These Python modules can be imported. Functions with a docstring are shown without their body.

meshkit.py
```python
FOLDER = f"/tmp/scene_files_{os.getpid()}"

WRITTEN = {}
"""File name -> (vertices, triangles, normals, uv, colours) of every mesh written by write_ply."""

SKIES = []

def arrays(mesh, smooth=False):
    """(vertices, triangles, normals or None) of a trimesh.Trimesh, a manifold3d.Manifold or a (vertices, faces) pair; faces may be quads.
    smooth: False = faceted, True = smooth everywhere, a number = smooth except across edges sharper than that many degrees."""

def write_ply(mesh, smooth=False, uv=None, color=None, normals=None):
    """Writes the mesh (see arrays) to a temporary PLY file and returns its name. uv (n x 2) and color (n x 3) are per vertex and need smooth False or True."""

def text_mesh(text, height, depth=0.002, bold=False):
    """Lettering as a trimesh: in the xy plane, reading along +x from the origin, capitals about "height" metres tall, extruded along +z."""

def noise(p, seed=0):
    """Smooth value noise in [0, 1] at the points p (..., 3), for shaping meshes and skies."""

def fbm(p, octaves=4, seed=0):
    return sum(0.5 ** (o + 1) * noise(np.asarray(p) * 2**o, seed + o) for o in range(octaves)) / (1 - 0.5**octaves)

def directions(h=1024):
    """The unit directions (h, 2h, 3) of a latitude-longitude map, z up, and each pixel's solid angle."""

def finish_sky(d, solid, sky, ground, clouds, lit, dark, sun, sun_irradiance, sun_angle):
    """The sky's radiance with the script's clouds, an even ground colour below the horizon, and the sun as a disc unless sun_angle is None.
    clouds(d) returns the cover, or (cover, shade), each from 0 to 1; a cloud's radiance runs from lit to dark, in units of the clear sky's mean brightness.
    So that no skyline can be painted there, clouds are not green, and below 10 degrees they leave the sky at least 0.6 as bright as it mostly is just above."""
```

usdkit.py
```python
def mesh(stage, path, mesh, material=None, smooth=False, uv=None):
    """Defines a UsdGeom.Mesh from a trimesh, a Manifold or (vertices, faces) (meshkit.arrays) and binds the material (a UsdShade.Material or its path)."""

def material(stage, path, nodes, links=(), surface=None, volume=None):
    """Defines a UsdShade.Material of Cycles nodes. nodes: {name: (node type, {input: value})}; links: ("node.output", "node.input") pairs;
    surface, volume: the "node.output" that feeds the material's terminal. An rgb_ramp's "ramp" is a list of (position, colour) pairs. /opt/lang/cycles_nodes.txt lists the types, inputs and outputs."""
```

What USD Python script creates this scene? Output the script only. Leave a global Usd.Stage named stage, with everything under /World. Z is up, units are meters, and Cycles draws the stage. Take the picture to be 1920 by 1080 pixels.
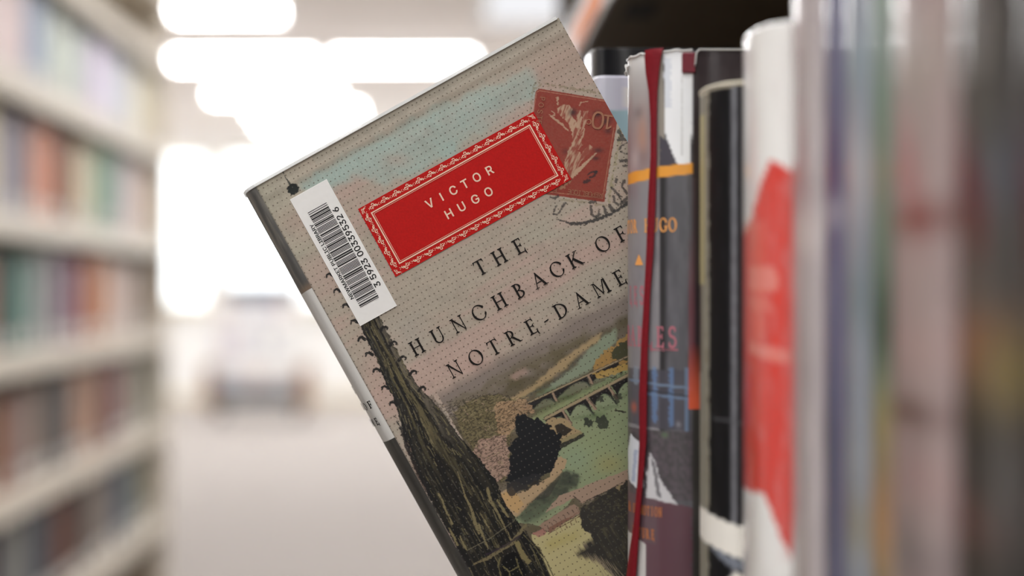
import math, random
import numpy as np, trimesh, shapely
from shapely.geometry import Polygon, box as sbox, LineString, Point
from shapely import affinity
from pxr import Usd, UsdGeom, UsdLux, UsdShade, Sdf, Gf, Vt
import usdkit, meshkit

stage = Usd.Stage.CreateInMemory()
UsdGeom.SetStageUpAxis(stage, 'Z'); UsdGeom.SetStageMetersPerUnit(stage, 1.0)
UsdGeom.Xform.Define(stage, '/World'); UsdGeom.Scope.Define(stage, '/World/Looks')

# ------------------------------------------------------------------ camera, sky, exposure
CAM_Z, FPX, VX, VY = 1.2, 1920 * 50 / 36.0, 835.0, 540.0
cam = UsdGeom.Camera.Define(stage, '/World/camera')
cam.AddTranslateOp().Set((0, 0, CAM_Z)); cam.AddRotateXOp().Set(90)
cam.CreateFocalLengthAttr(50); cam.CreateHorizontalApertureAttr(36); cam.CreateVerticalApertureAttr(20.25)
cam.CreateHorizontalApertureOffsetAttr((960 - VX) / 1920 * 36)
cam.CreateFStopAttr(3.2); cam.CreateFocusDistanceAttr(0.557)
cam.CreateClippingRangeAttr((0.03, 200))
cam.CreateExposureAttr(1.25)
sky = UsdLux.DomeLight.Define(stage, '/World/overcast_sky')
sky.CreateColorAttr((0.93, 0.97, 1.0)); sky.CreateIntensityAttr(.58)
LAMP = 9.0            # radiance of the ceiling lights

def lin(c):
    x = np.asarray(c, float) / 255.0
    return np.where(x < 0.04045, x / 12.92, ((x + 0.055) / 1.055) ** 2.4)

def W3(px, py, d):
    """The point at distance d down the aisle that stands at this place of the photograph."""
    return np.array([(px - VX) / FPX * d, d, CAM_Z + (VY - py) / FPX * d])

# ------------------------------------------------------------------ helpers
used, counts = set(), {}
def numbered(base, parent):
    k = (parent, base)
    n = counts.get(k, 0); counts[k] = n + 1
    return f'{parent}/{base}' if n == 0 else f'{parent}/{base}_{n:03d}'

def path_of(p):
    return '/World' if p is None else str(p.GetPath())

def tag(p, label=None, cat=None, group=None, kind=None):
    for k, v in (('label', label), ('category', cat), ('group', group), ('kind', kind)):
        if v: p.SetCustomDataByKey(k, v)
    return p

def thing(name, label, cat, loc=(0, 0, 0), roty=0, group=None, kind=None, rotz=0):
    x = UsdGeom.Xform.Define(stage, numbered(name, '/World'))
    x.AddTranslateOp().Set(tuple(map(float, loc)))
    if rotz: x.AddRotateZOp().Set(float(rotz))
    if roty: x.AddRotateYOp().Set(float(roty))
    return tag(x.GetPrim(), label, cat, group, kind)

def obj(name, mesh, m, parent=None, smooth=False, color=None, vec=None, **kw):
    pr = usdkit.mesh(stage, numbered(name, path_of(parent)), mesh, m, smooth=smooth)
    api = UsdGeom.PrimvarsAPI(pr)
    if color is not None:
        api.CreatePrimvar('paint', Sdf.ValueTypeNames.Color3fArray, 'vertex').Set(Vt.Vec3fArray.FromNumpy(np.ascontiguousarray(color, np.float32)))
    if vec is not None:
        api.CreatePrimvar('sheet', Sdf.ValueTypeNames.Float3Array, 'vertex').Set(Vt.Vec3fArray.FromNumpy(np.ascontiguousarray(vec, np.float32)))
    if kw: tag(pr.GetPrim(), kw.get('label'), kw.get('cat'), kw.get('group'), kw.get('kind'))
    return pr.GetPrim()

looks = {}
def mat(name, rgb, rough=0.5, grain=0.0, gscale=60, bump=0.0, spec=0.5, coat=0.0, metal=0.0, stretch=None, **extra):
    """A procedural look: base colour (sRGB 0-255) varied by noise, with optional fine relief."""
    if name in looks: return looks[name]
    c = lin(rgb)
    nodes = {'p': ('principled_bsdf', dict(base_color=tuple(c), roughness=rough, specular_ior_level=spec, coat_weight=coat, coat_roughness=0.12, metallic=metal, **extra))}
    links = []
    if grain or bump:
        nodes['t'] = ('texture_coordinate', {}); nodes['m'] = ('mapping', {'scale': stretch or (1, 1, 1)})
        nodes['n'] = ('noise_texture', {'scale': gscale, 'detail': 4.0})
        links += [('t.object', 'm.vector'), ('m.vector', 'n.vector')]
    if grain:
        nodes['r'] = ('rgb_ramp', {'ramp': [(0.25, tuple(c * (1 - grain))), (0.75, tuple(np.minimum(c * (1 + grain), 1)))]})
        links += [('n.fac', 'r.fac'), ('r.color', 'p.base_color')]
    if bump:
        nodes['b'] = ('bump', {'strength': bump, 'distance': 0.001})
        links += [('n.fac', 'b.height'), ('b.normal', 'p.normal')]
    looks[name] = usdkit.material(stage, '/World/Looks/' + name, nodes, links, surface='p.BSDF')
    return looks[name]

def painted(name, rough=0.35, coat=0.0, spec=0.5, bump=0.06, gscale=900):
    """Print: the colour comes from the mesh's own primvar."""
    if name in looks: return looks[name]
    nodes = {'a': ('attribute', {'attribute': 'paint'}), 't': ('texture_coordinate', {}), 'n': ('noise_texture', {'scale': gscale, 'detail': 3.0}),
             'b': ('bump', {'strength': bump, 'distance': 0.0006}),
             'p': ('principled_bsdf', dict(roughness=rough, coat_weight=coat, coat_roughness=0.1, specular_ior_level=spec))}
    looks[name] = usdkit.material(stage, '/World/Looks/' + name, nodes, [('t.object', 'n.vector'), ('n.fac', 'b.height'), ('b.normal', 'p.normal'), ('a.color', 'p.base_color')], surface='p.BSDF')
    return looks[name]

def bx(x0, x1, y0, y1, z0, z1):
    m = trimesh.creation.box((x1 - x0, y1 - y0, z1 - z0)); m.apply_translation(((x0 + x1) / 2, (y0 + y1) / 2, (z0 + z1) / 2)); return m

def rbx(x0, x1, y0, y1, z0, z1, c=0.002):
    """A box with chamfered edges."""
    pts = []
    for sx, sy, sz in np.ndindex(2, 2, 2):
        p = np.array([(x0, x1)[sx], (y0, y1)[sy], (z0, z1)[sz]])
        s = np.array([1 - 2 * sx, 1 - 2 * sy, 1 - 2 * sz]) * c
        for k in range(3):
            q = p + s; q[k] = p[k]; pts.append(q)
    return trimesh.Trimesh(np.array(pts)).convex_hull

def cat(ms): return trimesh.util.concatenate(ms)

def tube(points, r, sides=8):
    p = np.asarray(points, float); t = np.gradient(p, axis=0); t /= np.linalg.norm(t, axis=1, keepdims=True)
    a = np.cross(t, [0.13, 0.97, 0.21]); a /= np.linalg.norm(a, axis=1, keepdims=True); b = np.cross(t, a)
    ang = np.arange(sides) * 2 * np.pi / sides; r = np.broadcast_to(r, (len(p),))
    v = (p[:, None] + r[:, None, None] * (np.cos(ang)[None, :, None] * a[:, None] + np.sin(ang)[None, :, None] * b[:, None])).reshape(-1, 3)
    i, j = np.meshgrid(np.arange(len(p) - 1), np.arange(sides), indexing='ij')
    q = np.stack([i * sides + j, i * sides + (j + 1) % sides, (i + 1) * sides + (j + 1) % sides, (i + 1) * sides + j], -1).reshape(-1, 4)
    f = np.vstack([q[:, [0, 1, 2]], q[:, [0, 2, 3]]])
    n = len(p) * sides
    caps = [[0, k + 1, k] for k in range(1, sides - 1)] + [[n - sides, n - sides + k, n - sides + k + 1] for k in range(1, sides - 1)]
    m = trimesh.Trimesh(v, np.vstack([f, caps]), process=False); m.fix_normals(); return m

def flat(shape, depth):
    """A flat shape (shapely) as a thin solid in xy, rising along +z."""
    gs = [g for g in getattr(shape, 'geoms', [shape]) if g.geom_type == 'Polygon' and g.area > 0]
    return cat([trimesh.creation.extrude_polygon(g, depth, engine='earcut') for g in gs])

# ------------------------------------------------------------------ serif capitals, one unit tall
def _stem(x, w=0.125, y0=0, y1=1, foot=True, head=True, s=0.1):
    g = [sbox(x, y0, x + w, y1)]
    for on, y, k in ((foot, y0, 1), (head, y1, -1)):
        if on: g.append(Polygon([(x - s, y), (x + w + s, y), (x + w + s, y + k * .03), (x + w + .015, y + k * .085), (x - .015, y + k * .085), (x - s, y + k * .03)]))
    return shapely.union_all(g)
def _ring(cx, cy, rx, ry, tx=0.125, ty=0.042, tilt=12):
    o = affinity.scale(Point(0, 0).buffer(1, 24), rx, ry)
    i = affinity.rotate(affinity.scale(Point(0, 0).buffer(1, 24), rx - tx, ry - ty), tilt, origin=(0, 0))
    return affinity.translate(o.difference(i), cx, cy)
def _bar(p, q, w):
    return LineString([p, q]).buffer(w / 2, cap_style='flat')
def _arm(x0, x1, y, w=0.045, tip=0.15, up=0):
    k = 1 if up >= 0 else -1
    t = Polygon([(x1 - .04, y + k * w / 2), (x1, y + k * w / 2), (x1 + .02, y + k * (tip + w / 2)), (x1 - .005, y + k * (tip + w / 2)), (x1 - .09, y + k * w / 2)])
    g = [sbox(x0, y - w / 2, x1, y + w / 2), t]
    if up == 0: g.append(affinity.scale(t, 1, -1, origin=(x1, y)))
    return shapely.union_all(g)
def glyph(ch):
    if ch == 'H': g = [_stem(.1), _stem(.62), sbox(.2, .49, .65, .535)]
    elif ch == 'T': g = [_stem(.3, head=False), _arm(.3, .7, .977, up=-1), affinity.scale(_arm(.3, .7, .977, up=-1), -1, 1, origin=(.3625, 0))]
    elif ch == 'E': g = [_stem(.1), _arm(.15, .55, .977, up=-1), _arm(.15, .47, .52, tip=.09), _arm(.15, .6, .023, tip=.19)]
    elif ch == 'F': g = [_stem(.1), _arm(.15, .55, .977, up=-1), _arm(.15, .47, .5, tip=.09)]
    elif ch == 'L': g = [_stem(.1), _arm(.15, .58, .023, tip=.2)]
    elif ch == 'I': g = [_stem(.1)]
    elif ch == 'U':
        arc = _ring(.41, .33, .315, .345, .09, .06, 0).intersection(sbox(-1, -1, 2, .33))
        g = [_stem(.1, y0=.32, foot=False), _stem(.665, .055, y0=.32, foot=False), arc]
    elif ch == 'N': g = [_stem(.12, .05), _stem(.73, .05, foot=False), Polygon([(.02, 1), (.2, 1), (.78, -.02), (.73, -.02), (.1, .93)])]
    elif ch == 'M': g = [_stem(.12, .05, head=False), _stem(.86, .125, head=False), Polygon([(.02, 1), (.24, 1), (.53, .2), (.8, 1), (.98, 1), (.98, .96), (.85, .93), (.53, .02), (.2, .9), (.12, .95), (.02, .97)])]
    elif ch == 'O': g = [_ring(.5, .5, .47, .52)]
    elif ch in 'CG':
        cut = Polygon([(.55, .5), (1.2, .86), (1.2, .2)])
        g = [_ring(.5, .5, .47, .52).difference(cut), Polygon([(.8, .9), (.86, .84), (.85, .68), (.83, .68), (.76, .82)]), Polygon([(.8, .17), (.86, .33), (.84, .34), (.77, .22)])]
        if ch == 'G': g.append(_stem(.76, .12, y0=.08, y1=.42, foot=False))
    elif ch == 'B': g = [_stem(.1)] + [_ring(.2, cy, rx, ry, .12, .045, 0).intersection(sbox(.16, -1, 2, 2)) for cy, rx, ry in ((.75, .34, .25), (.265, .41, .265))]
    elif ch == 'R': g = [_stem(.1), _ring(.2, .73, .36, .27, .12, .045, 0).intersection(sbox(.16, -1, 2, 2)), Polygon([(.33, .47), (.47, .5), (.78, .05), (.9, .03), (.9, 0), (.7, 0)])]
    elif ch == 'D': g = [_stem(.1), _ring(.2, .5, .62, .5, .125, .045, 0).intersection(sbox(.16, -1, 2, 2))]
    elif ch == 'A': g = [_bar((.13, .02), (.43, .96), .05), Polygon([(.4, 1.03), (.45, 1.03), (.85, .02), (.7, .02), (.39, .86)]), sbox(.22, .31, .62, .355), sbox(.0, 0, .27, .035), sbox(.58, 0, .96, .035)]
    elif ch == 'K': g = [_stem(.1), _bar((.2, .42), (.66, .95), .05), sbox(.52, .965, .82, 1), Polygon([(.3, .55), (.42, .64), (.84, .05), (.95, .03), (.95, 0), (.7, 0)])]
    elif ch == 'V': g = [Polygon([(.06, 1), (.21, 1), (.5, .15), (.46, 0), (.42, 0)]), _bar((.45, .03), (.75, 1), .05), sbox(-.03, .965, .3, 1), sbox(.62, .965, .88, 1)]
    elif ch == 'S':
        up = [(.34 + .23 * math.cos(a), .75 + .23 * math.sin(a)) for a in np.linspace(.5, 4.4, 20)]
        lo = [(.34 + .26 * math.cos(a), .26 + .25 * math.sin(a)) for a in np.linspace(1.3, -2.7, 20)]
        g = [LineString(up + lo).buffer(.05), _bar((.54, .98), (.54, .75), .03), _bar((.1, .25), (.1, .02), .03)]
    elif ch == '-': g = [Polygon([(.1, .3), (.42, .33), (.44, .4), (.12, .37)])]
    else: g = [sbox(0, 0, .01, .01)]
    return shapely.union_all(g)

def serif(ch, cx, base, h, squash=1.0):
    """A capital centred at cx on the line base, y up."""
    g = glyph(ch); x0, _, x1, _ = g.bounds
    return affinity.translate(affinity.scale(affinity.translate(g, -(x0 + x1) / 2, 0), h * squash, h, origin=(0, 0)), cx, base)

def sans(text, h, bold=False):
    m = meshkit.text_mesh(text, h, 1.0, bold); return m

# ------------------------------------------------------------------ a wrapped cover: far board, round spine, near board
class Wrap:
    """Outline of a cover seen from above, in metres: +x into the shelf, y away from the camera. a is the arc length from the spine's crown, positive towards the near board."""
    def __init__(s, width, thick, bulge, power=2.0, board_step=0.01, spine_n=28, groove=0.0):
        xs = np.arange(width, 0.0001, -board_step); near = [(x, groove * math.exp(-((x - .006) / .003) ** 2)) for x in xs]
        ph = np.linspace(-np.pi / 2, np.pi / 2, spine_n)
        sp = [(-bulge * abs(math.cos(p)) ** (2 / power), thick / 2 + thick / 2 * math.copysign(abs(math.sin(p)) ** (2 / power), math.sin(p))) for p in ph]
        far = [(x, thick) for x in np.linspace(.004, width, 12)]
        s.p = np.array(near + sp + far); s.n_near = len(near)
        seg = np.r_[0, np.cumsum(np.linalg.norm(np.diff(s.p, axis=0), axis=1))]
        crown = len(near) + spine_n // 2; mid = (seg[crown] + seg[crown - 1]) / 2 if spine_n % 2 == 0 else seg[crown]
        s.a = mid - seg; s.width, s.thick, s.bulge = width, thick, bulge
        t = np.gradient(s.p, axis=0); t /= np.linalg.norm(t, axis=1, keepdims=True) + 1e-12
        s.nrm = np.stack([-t[:, 1] * -1, t[:, 0] * -1], 1) * -1     # outward
        c = np.array([width / 2, thick / 2])
        if np.mean(((s.p - c) * s.nrm).sum(1)) < 0: s.nrm = -s.nrm
        s.hinge = s.a[len(near) - 1]
    def at(s, a, off=0.0):
        o = np.argsort(s.a); A = s.a[o]
        P = np.stack([np.interp(a, A, s.p[o, k]) for k in (0, 1)], -1); N = np.stack([np.interp(a, A, s.nrm[o, k]) for k in (0, 1)], -1)
        N /= np.linalg.norm(N, axis=-1, keepdims=True) + 1e-12
        return P + off * N
    def sheet(s, zs, t=0.0022):
        """The cover as a solid shell; returns mesh, a and z of each vertex (the outer grid comes first)."""
        n, m = len(s.p), len(zs)
        out = np.stack([np.repeat(s.p[:, :1], m, 1), np.repeat(s.p[:, 1:], m, 1), np.repeat(np.asarray(zs)[None], n, 0)], -1).reshape(-1, 3)
        i, j = np.meshgrid(np.arange(n - 1), np.arange(m - 1), indexing='ij')
        q = np.stack([i * m + j, i * m + j + 1, (i + 1) * m + j + 1, (i + 1) * m + j], -1).reshape(-1, 4)
        inn = s.p - t * s.nrm; base = len(out); z0, z1 = zs[0], zs[-1]
        iv = np.vstack([np.c_[inn, np.full(n, z0)], np.c_[inn, np.full(n, z1)]])
        k = np.arange(n - 1)
        iq = np.stack([base + k, base + k + 1, base + n + k + 1, base + n + k], -1)
        bq = np.stack([k * m, (k + 1) * m, base + k + 1, base + k], -1)
        tq = np.stack([k * m + m - 1, base + n + k, base + n + k + 1, (k + 1) * m + m - 1], -1)
        q = np.vstack([q, iq, bq, tq])
        f = np.vstack([q[:, [0, 1, 2]], q[:, [0, 2, 3]]])
        e0 = np.array([[0, base, base + n], [0, base + n, m - 1]]); L = (n - 1) * m
        e1 = np.array([[L, base + 2 * n - 1, base + n - 1], [L, L + m - 1, base + 2 * n - 1]])
        V = np.vstack([out, iv]); F = np.vstack([f, e0, e1])
        a = np.r_[np.repeat(s.a, m), s.a, s.a]; z = np.r_[np.tile(zs, n), np.full(n, z0), np.full(n, z1)]
        mm = trimesh.Trimesh(V, F, process=False)
        # faces of the outer sheet point outward
        c = mm.triangles_center[0]; 
        if np.dot(mm.face_normals[0][:2], s.nrm[0]) < 0: F = F[:, ::-1]
        return (V, F), a, z
    def wrap(s, shape, off=0.0002, seg=0.0012):
        """Lettering on the cover: a flat shape in (a mirrored so that it reads from the far side to the near side, z) laid round it."""
        g = shapely.segmentize(shape, seg)
        m = flat(g, 1e-6); m = m.subdivide_to_size(seg * 3, max_iter=6) if len(m.faces) < 4000 else m
        v = np.array(m.vertices); lift = off + np.where(v[:, 2] > 5e-7, 0.00004, 0)
        P = s.at(v[:, 0], 0.0); N = s.at(v[:, 0], 1.0) - P
        return (np.c_[P + N * lift[:, None], v[:, 1]], np.array(m.faces))

def fb(x, y, sx, sy, seed=0, oct=3):
    return meshkit.fbm(np.stack([x / sx, y / sy, np.full_like(x, seed * 7.31)], -1), oct, seed)

# ------------------------------------------------------------------ painting print onto a sheet of points
class Paint:
    """Colours of print at the points X, Y (any flat coordinates); shapes are laid over one another like inks."""
    def __init__(s, X, Y, base):
        s.X, s.Y = X, Y; s.c = np.empty((len(X), 3)); s.c[:] = lin(base)
    def mix(s, m, rgb):
        m = np.clip(np.asarray(m, float), 0, 1)[:, None]; s.c += (np.asarray(lin(rgb)) - s.c) * m
    def poly(s, pts, rgb, alpha=1.0, rag=0.0, scale=8, seed=1, field=None, soft=.5):
        x0, y0 = np.min(pts, 0) - 3 * rag - 1 - soft; x1, y1 = np.max(pts, 0) + 3 * rag + 1 + soft
        k = np.nonzero((s.X > x0) & (s.X < x1) & (s.Y > y0) & (s.Y < y1))[0]
        if not len(k): return k
        x, y = s.X[k], s.Y[k]
        if rag:
            dx = (fb(x, y, scale, scale, seed) - .5) * 4 * rag; dy = (fb(x, y, scale, scale, seed + 50) - .5) * 4 * rag
            x, y = x + dx, y + dy
        P = Polygon(pts).buffer(0); shapely.prepare(P)
        if rgb is None: return k[shapely.contains_xy(P, x, y)]
        offs = [(0, 0)] + [(soft * q * math.cos(t), soft * q * math.sin(t)) for q, m in ((1, 4),) + (((.55, 5), (1.5, 7)) if soft > 2 else ()) for t in np.arange(m) * 2 * math.pi / m + q]
        w = np.mean([shapely.contains_xy(P, x + a, y + b) for a, b in offs], 0); on = w > 0; k, w = k[on], w[on]
        al = w * (alpha if field is None else alpha * field(s.X[k], s.Y[k]))
        s.c[k] += (lin(rgb) - s.c[k]) * np.clip(al, 0, 1)[:, None]
        return k
    def line(s, pts, w, rgb, alpha=1.0, rag=0.0, soft=0.4, seed=3, wobble=3.0):
        pts = np.asarray(pts, float); w = np.broadcast_to(w, len(pts)); pad = w.max() + 3 * rag + 2
        k = np.nonzero((s.X > pts[:, 0].min() - pad) & (s.X < pts[:, 0].max() + pad) & (s.Y > pts[:, 1].min() - pad) & (s.Y < pts[:, 1].max() + pad))[0]
        if not len(k): return
        x, y = s.X[k], s.Y[k]; best = np.full(len(k), 1e9)
        for i in range(len(pts) - 1):
            d = pts[i + 1] - pts[i]; t = np.clip(((x - pts[i, 0]) * d[0] + (y - pts[i, 1]) * d[1]) / (d @ d + 1e-9), 0, 1)
            best = np.minimum(best, np.hypot(x - pts[i, 0] - t * d[0], y - pts[i, 1] - t * d[1]) - (w[i] + t * (w[i + 1] - w[i])) / 2)
        if rag: best = best + (fb(x, y, wobble, wobble, seed) - .5) * 4 * rag
        m = np.clip(.5 - best / (2 * soft), 0, 1) * alpha
        s.c[k] += (lin(rgb) - s.c[k]) * m[:, None]
    def blob(s, x, y, rx, ry, rgb, alpha=1.0):
        s.mix(alpha * np.exp(-((s.X - x) / rx) ** 2 - ((s.Y - y) / ry) ** 2), rgb)

PX = 0.56 / FPX                                  # one pixel of the photograph on the leaning cover, in metres
TH = math.radians(29.05); CT, ST = math.cos(TH), math.sin(TH)
def uv(x, y): x, y = np.asarray(x, float) - 478, np.asarray(y, float) - 349; return CT * x - ST * y, ST * x + CT * y
def xy(u, v): return 478 + CT * u + ST * v, 349 - ST * u + CT * v

def paint_postcard(U, V):
    X, Y = xy(U, V); P = Paint(X, Y, (180, 165, 147))
    wash = fb(U, V, 190, 38, 4, 4); fine = fb(X, Y, 2.2, 2.2, 9, 2); mid = fb(X, Y, 26, 20, 6, 3)
    P.mix(np.clip((wash - .44) * 7, 0, 1) * .8 * (V > 60), (192, 163, 149))
    P.mix(np.clip((.46 - wash) * 6, 0, 1) * .55, (174, 166, 148))
    P.mix(np.clip((150 - U) / 150, 0, 1) * np.clip((260 - V) / 120, 0, 1) * .8, (176, 172, 150))
    P.poly([(560, 345), (610, 318), (660, 285), (760, 232), (880, 172), (985, 132), (1012, 148), (1003, 188), (960, 214), (905, 246), (868, 268), (850, 292), (800, 312), (772, 330), (742, 332), (722, 352), (690, 334), (640, 345), (600, 372)],
           (164, 183, 172), .95, 6, 22, 11, lambda x, y: .62 + .6 * fb(x, y, 40, 25, 3), soft=7)
    for x, y, rx, ry, c, al in ((560, 415, 40, 26, (190, 162, 146), .5), (690, 385, 40, 26, (188, 162, 146), .7), (965, 225, 60, 26, (190, 161, 148), .6), (1060, 110, 80, 60, (178, 154, 137), .8),
                               (620, 520, 40, 40, (188, 162, 148), .7), (705, 700, 30, 50, (192, 162, 147), .8), (850, 735, 60, 30, (193, 160, 146), .6), (900, 690, 50, 22, (196, 160, 147), .7), (820, 520, 70, 30, (184, 170, 151), .6),
                               (770, 620, 34, 30, (172, 164, 150), .7), (1020, 440, 60, 22, (174, 170, 151), .7), (1110, 470, 60, 20, (190, 160, 146), .6), (740, 300, 26, 14, (186, 163, 146), .5)):
        P.blob(x, y, rx, ry, c, al)
    P.mix(np.clip((46 - V) / 36, 0, 1) * .6 * (U > 120), (165, 160, 142))
    P.mix(np.clip((mid - .55) * 5, 0, 1) * .14, (120, 116, 104)); P.mix((fine - .5) * .5, (120, 112, 104)); P.mix((.5 - fine) * .45, (214, 200, 186))
    # haze, hills and the far town
    j = V + (mid - .5) * 22
    P.mix(np.clip((j - 498) / 22, 0, 1) * (U > 110), (138, 125, 115))
    P.mix(np.clip((j - 545) / 18, 0, 1) * (U > 110) * (.35 + 1.0 * mid), (98, 89, 66))
    P.poly([(1020, 655), (1100, 618), (1105, 632), (1040, 672), (1005, 690), (900, 740), (860, 770), (840, 760), (940, 705)], (96, 88, 50), .6, 6, 18, 21, soft=6)
    P.poly([(955, 703), (985, 690), (990, 700), (962, 714)], (184, 152, 138), .6, 3, 8, 22, soft=3)
    # gold bank and upper river
    P.poly([(905, 765), (950, 752), (1000, 722), (1050, 676), (1092, 645), (1130, 622), (1125, 640), (1090, 662), (1060, 690), (1030, 712), (985, 745), (950, 772)], (178, 152, 108), .85, 3, 10, 23, soft=2.5)
    P.poly([(985, 765), (1010, 742), (1040, 715), (1075, 690), (1105, 655), (1130, 632), (1155, 614), (1155, 640), (1128, 668), (1115, 685), (1100, 700), (1060, 718), (1020, 738), (990, 760)], (138, 150, 124), .95, 2.5, 9, 24, soft=2.5)
    P.poly([(1110, 690), (1120, 675), (1142, 652), (1182, 625), (1182, 680), (1150, 686), (1116, 700)], (172, 132, 66), 1, 4, 9, 25, lambda x, y: .55 + .7 * fb(x, y, 5, 5, 6))
    P.poly([(1143, 660), (1160, 645), (1190, 628), (1190, 672), (1170, 676), (1150, 674)], (62, 66, 46), .95, 4, 8, 26)
    P.line([(960, 762), (1000, 735), (1030, 722), (1060, 698), (1090, 668)], 4, (92, 92, 80), .7, 2.2)
    # the main river
    P.poly([(985, 790), (1030, 770), (1100, 730), (1190, 685), (1190, 880), (1130, 905), (1080, 930), (1050, 960), (1010, 985), (955, 975), (975, 950), (1030, 930), (1058, 885), (1045, 865), (1048, 840), (1030, 800)], (140, 151, 112), 1, 2, 12, 27)
    P.poly([(985, 792), (1010, 772), (1040, 757), (1080, 738), (1120, 722), (1178, 694), (1178, 715), (1090, 752), (1030, 786)], (138, 147, 100), .8, 2, 8, 28, soft=4)
    for q in (((1035, 735), 25, 8), ((1130, 735), 16, 8), ((1120, 780), 22, 10), ((1060, 745), 20, 5)): P.blob(*q[0], q[1], q[2], (84, 104, 58), .6)
    P.blob(1100, 850, 60, 40, (150, 160, 110), .6); P.blob(1140, 870, 30, 18, (158, 150, 92), .7); P.blob(1080, 860, 36, 30, (138, 158, 128), .6)
    # two arched bridges
    def bridge(a, b, deck, arches, piers):
        a, b = np.array(a, float), np.array(b, float); up = lambda p: a + (b - a) * ((p - a) @ (b - a)) / ((b - a) @ (b - a)); below = np.array([.49, .87])
        for l, c, r in arches:
            l, c, r = (np.array(q, float) for q in (l, c, r)); ctl = 2 * c - (l + r) / 2; t = np.linspace(0, 1, 15)[:, None]
            arc = (1 - t) ** 2 * l + 2 * t * (1 - t) * ctl + t * t * r
            P.poly(list(arc) + [up(r) + (r - l) * .06, up(l) - (r - l) * .06], (38, 34, 34), 1, .6, 4, 31, soft=.7); P.line(arc, 3.4, (24, 22, 24), .95, .6); P.line(arc[8:] + (1.5, 3), 3, (46, 50, 48), .55, 1.2)
            P.poly(list(arc + (.5, 1.5)) + [r + below * 3, l + below * 3], (136, 148, 118), .35, 1, 4, 32, soft=2)
            P.line([l + below * 4 + (4, 3), r + below * 6], 7, (74, 92, 62), .35, 2.5, 2)
        P.line([a, b], deck, (164, 144, 110), .95, .8); P.line([a + (-.8, -deck * .62), b + (-.8, -deck * .62)], 1.1, (80, 68, 56), .75, .5); P.line([a + (.6, deck * .55), b + (.6, deck * .55)], 1.2, (60, 52, 46), .8, .5)
        for p, q, w in piers: P.line([p, q], (w, w * 1.25), (158, 132, 108), 1, .6); P.line([np.add(q, (2.5, 0)), np.add(p, (3, 1))], 1.6, (48, 42, 40), .7, .5)
    bridge((980, 760), (1178, 668), 3.2, (((1000, 766), (1022, 747), (1040, 753)), ((1044, 746), (1082, 716), (1105, 722)), ((1110, 716), (1138, 694), (1165, 698))), (((1037, 738), (1043, 750), 4), ((1103, 704), (1110, 718), 4)))
    P.line([(980, 768), (992, 760), (1012, 752)], (10, 8, 4), (46, 44, 44), .85, 2)
    bridge((1022, 785), (1180, 702), 5.5, (((1030, 800), (1045, 781), (1062, 789)), ((1069, 778), (1088, 757), (1112, 775)), ((1114, 760), (1133, 737), (1155, 757)), ((1157, 740), (1172, 717), (1190, 722))), (((1055, 770), (1070, 794), 5), ((1100, 746), (1116, 766), 5), ((1141, 724), (1156, 746), 5)))
    P.poly([(1112, 700), (1150, 690), (1180, 680), (1180, 692), (1140, 706), (1120, 710)], (186, 150, 72), .85, 2, 6, 35); P.line([(1125, 703), (1150, 709), (1168, 696)], 1.4, (50, 42, 36), .8, .8)
    P.poly([(1118, 782), (1136, 778), (1142, 800), (1128, 806), (1118, 796)], (40, 42, 40), .85, 4, 5, 36); P.poly([(1150, 740), (1164, 738), (1166, 752), (1154, 756)], (44, 44, 40), .8, 3, 5, 37)
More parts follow.
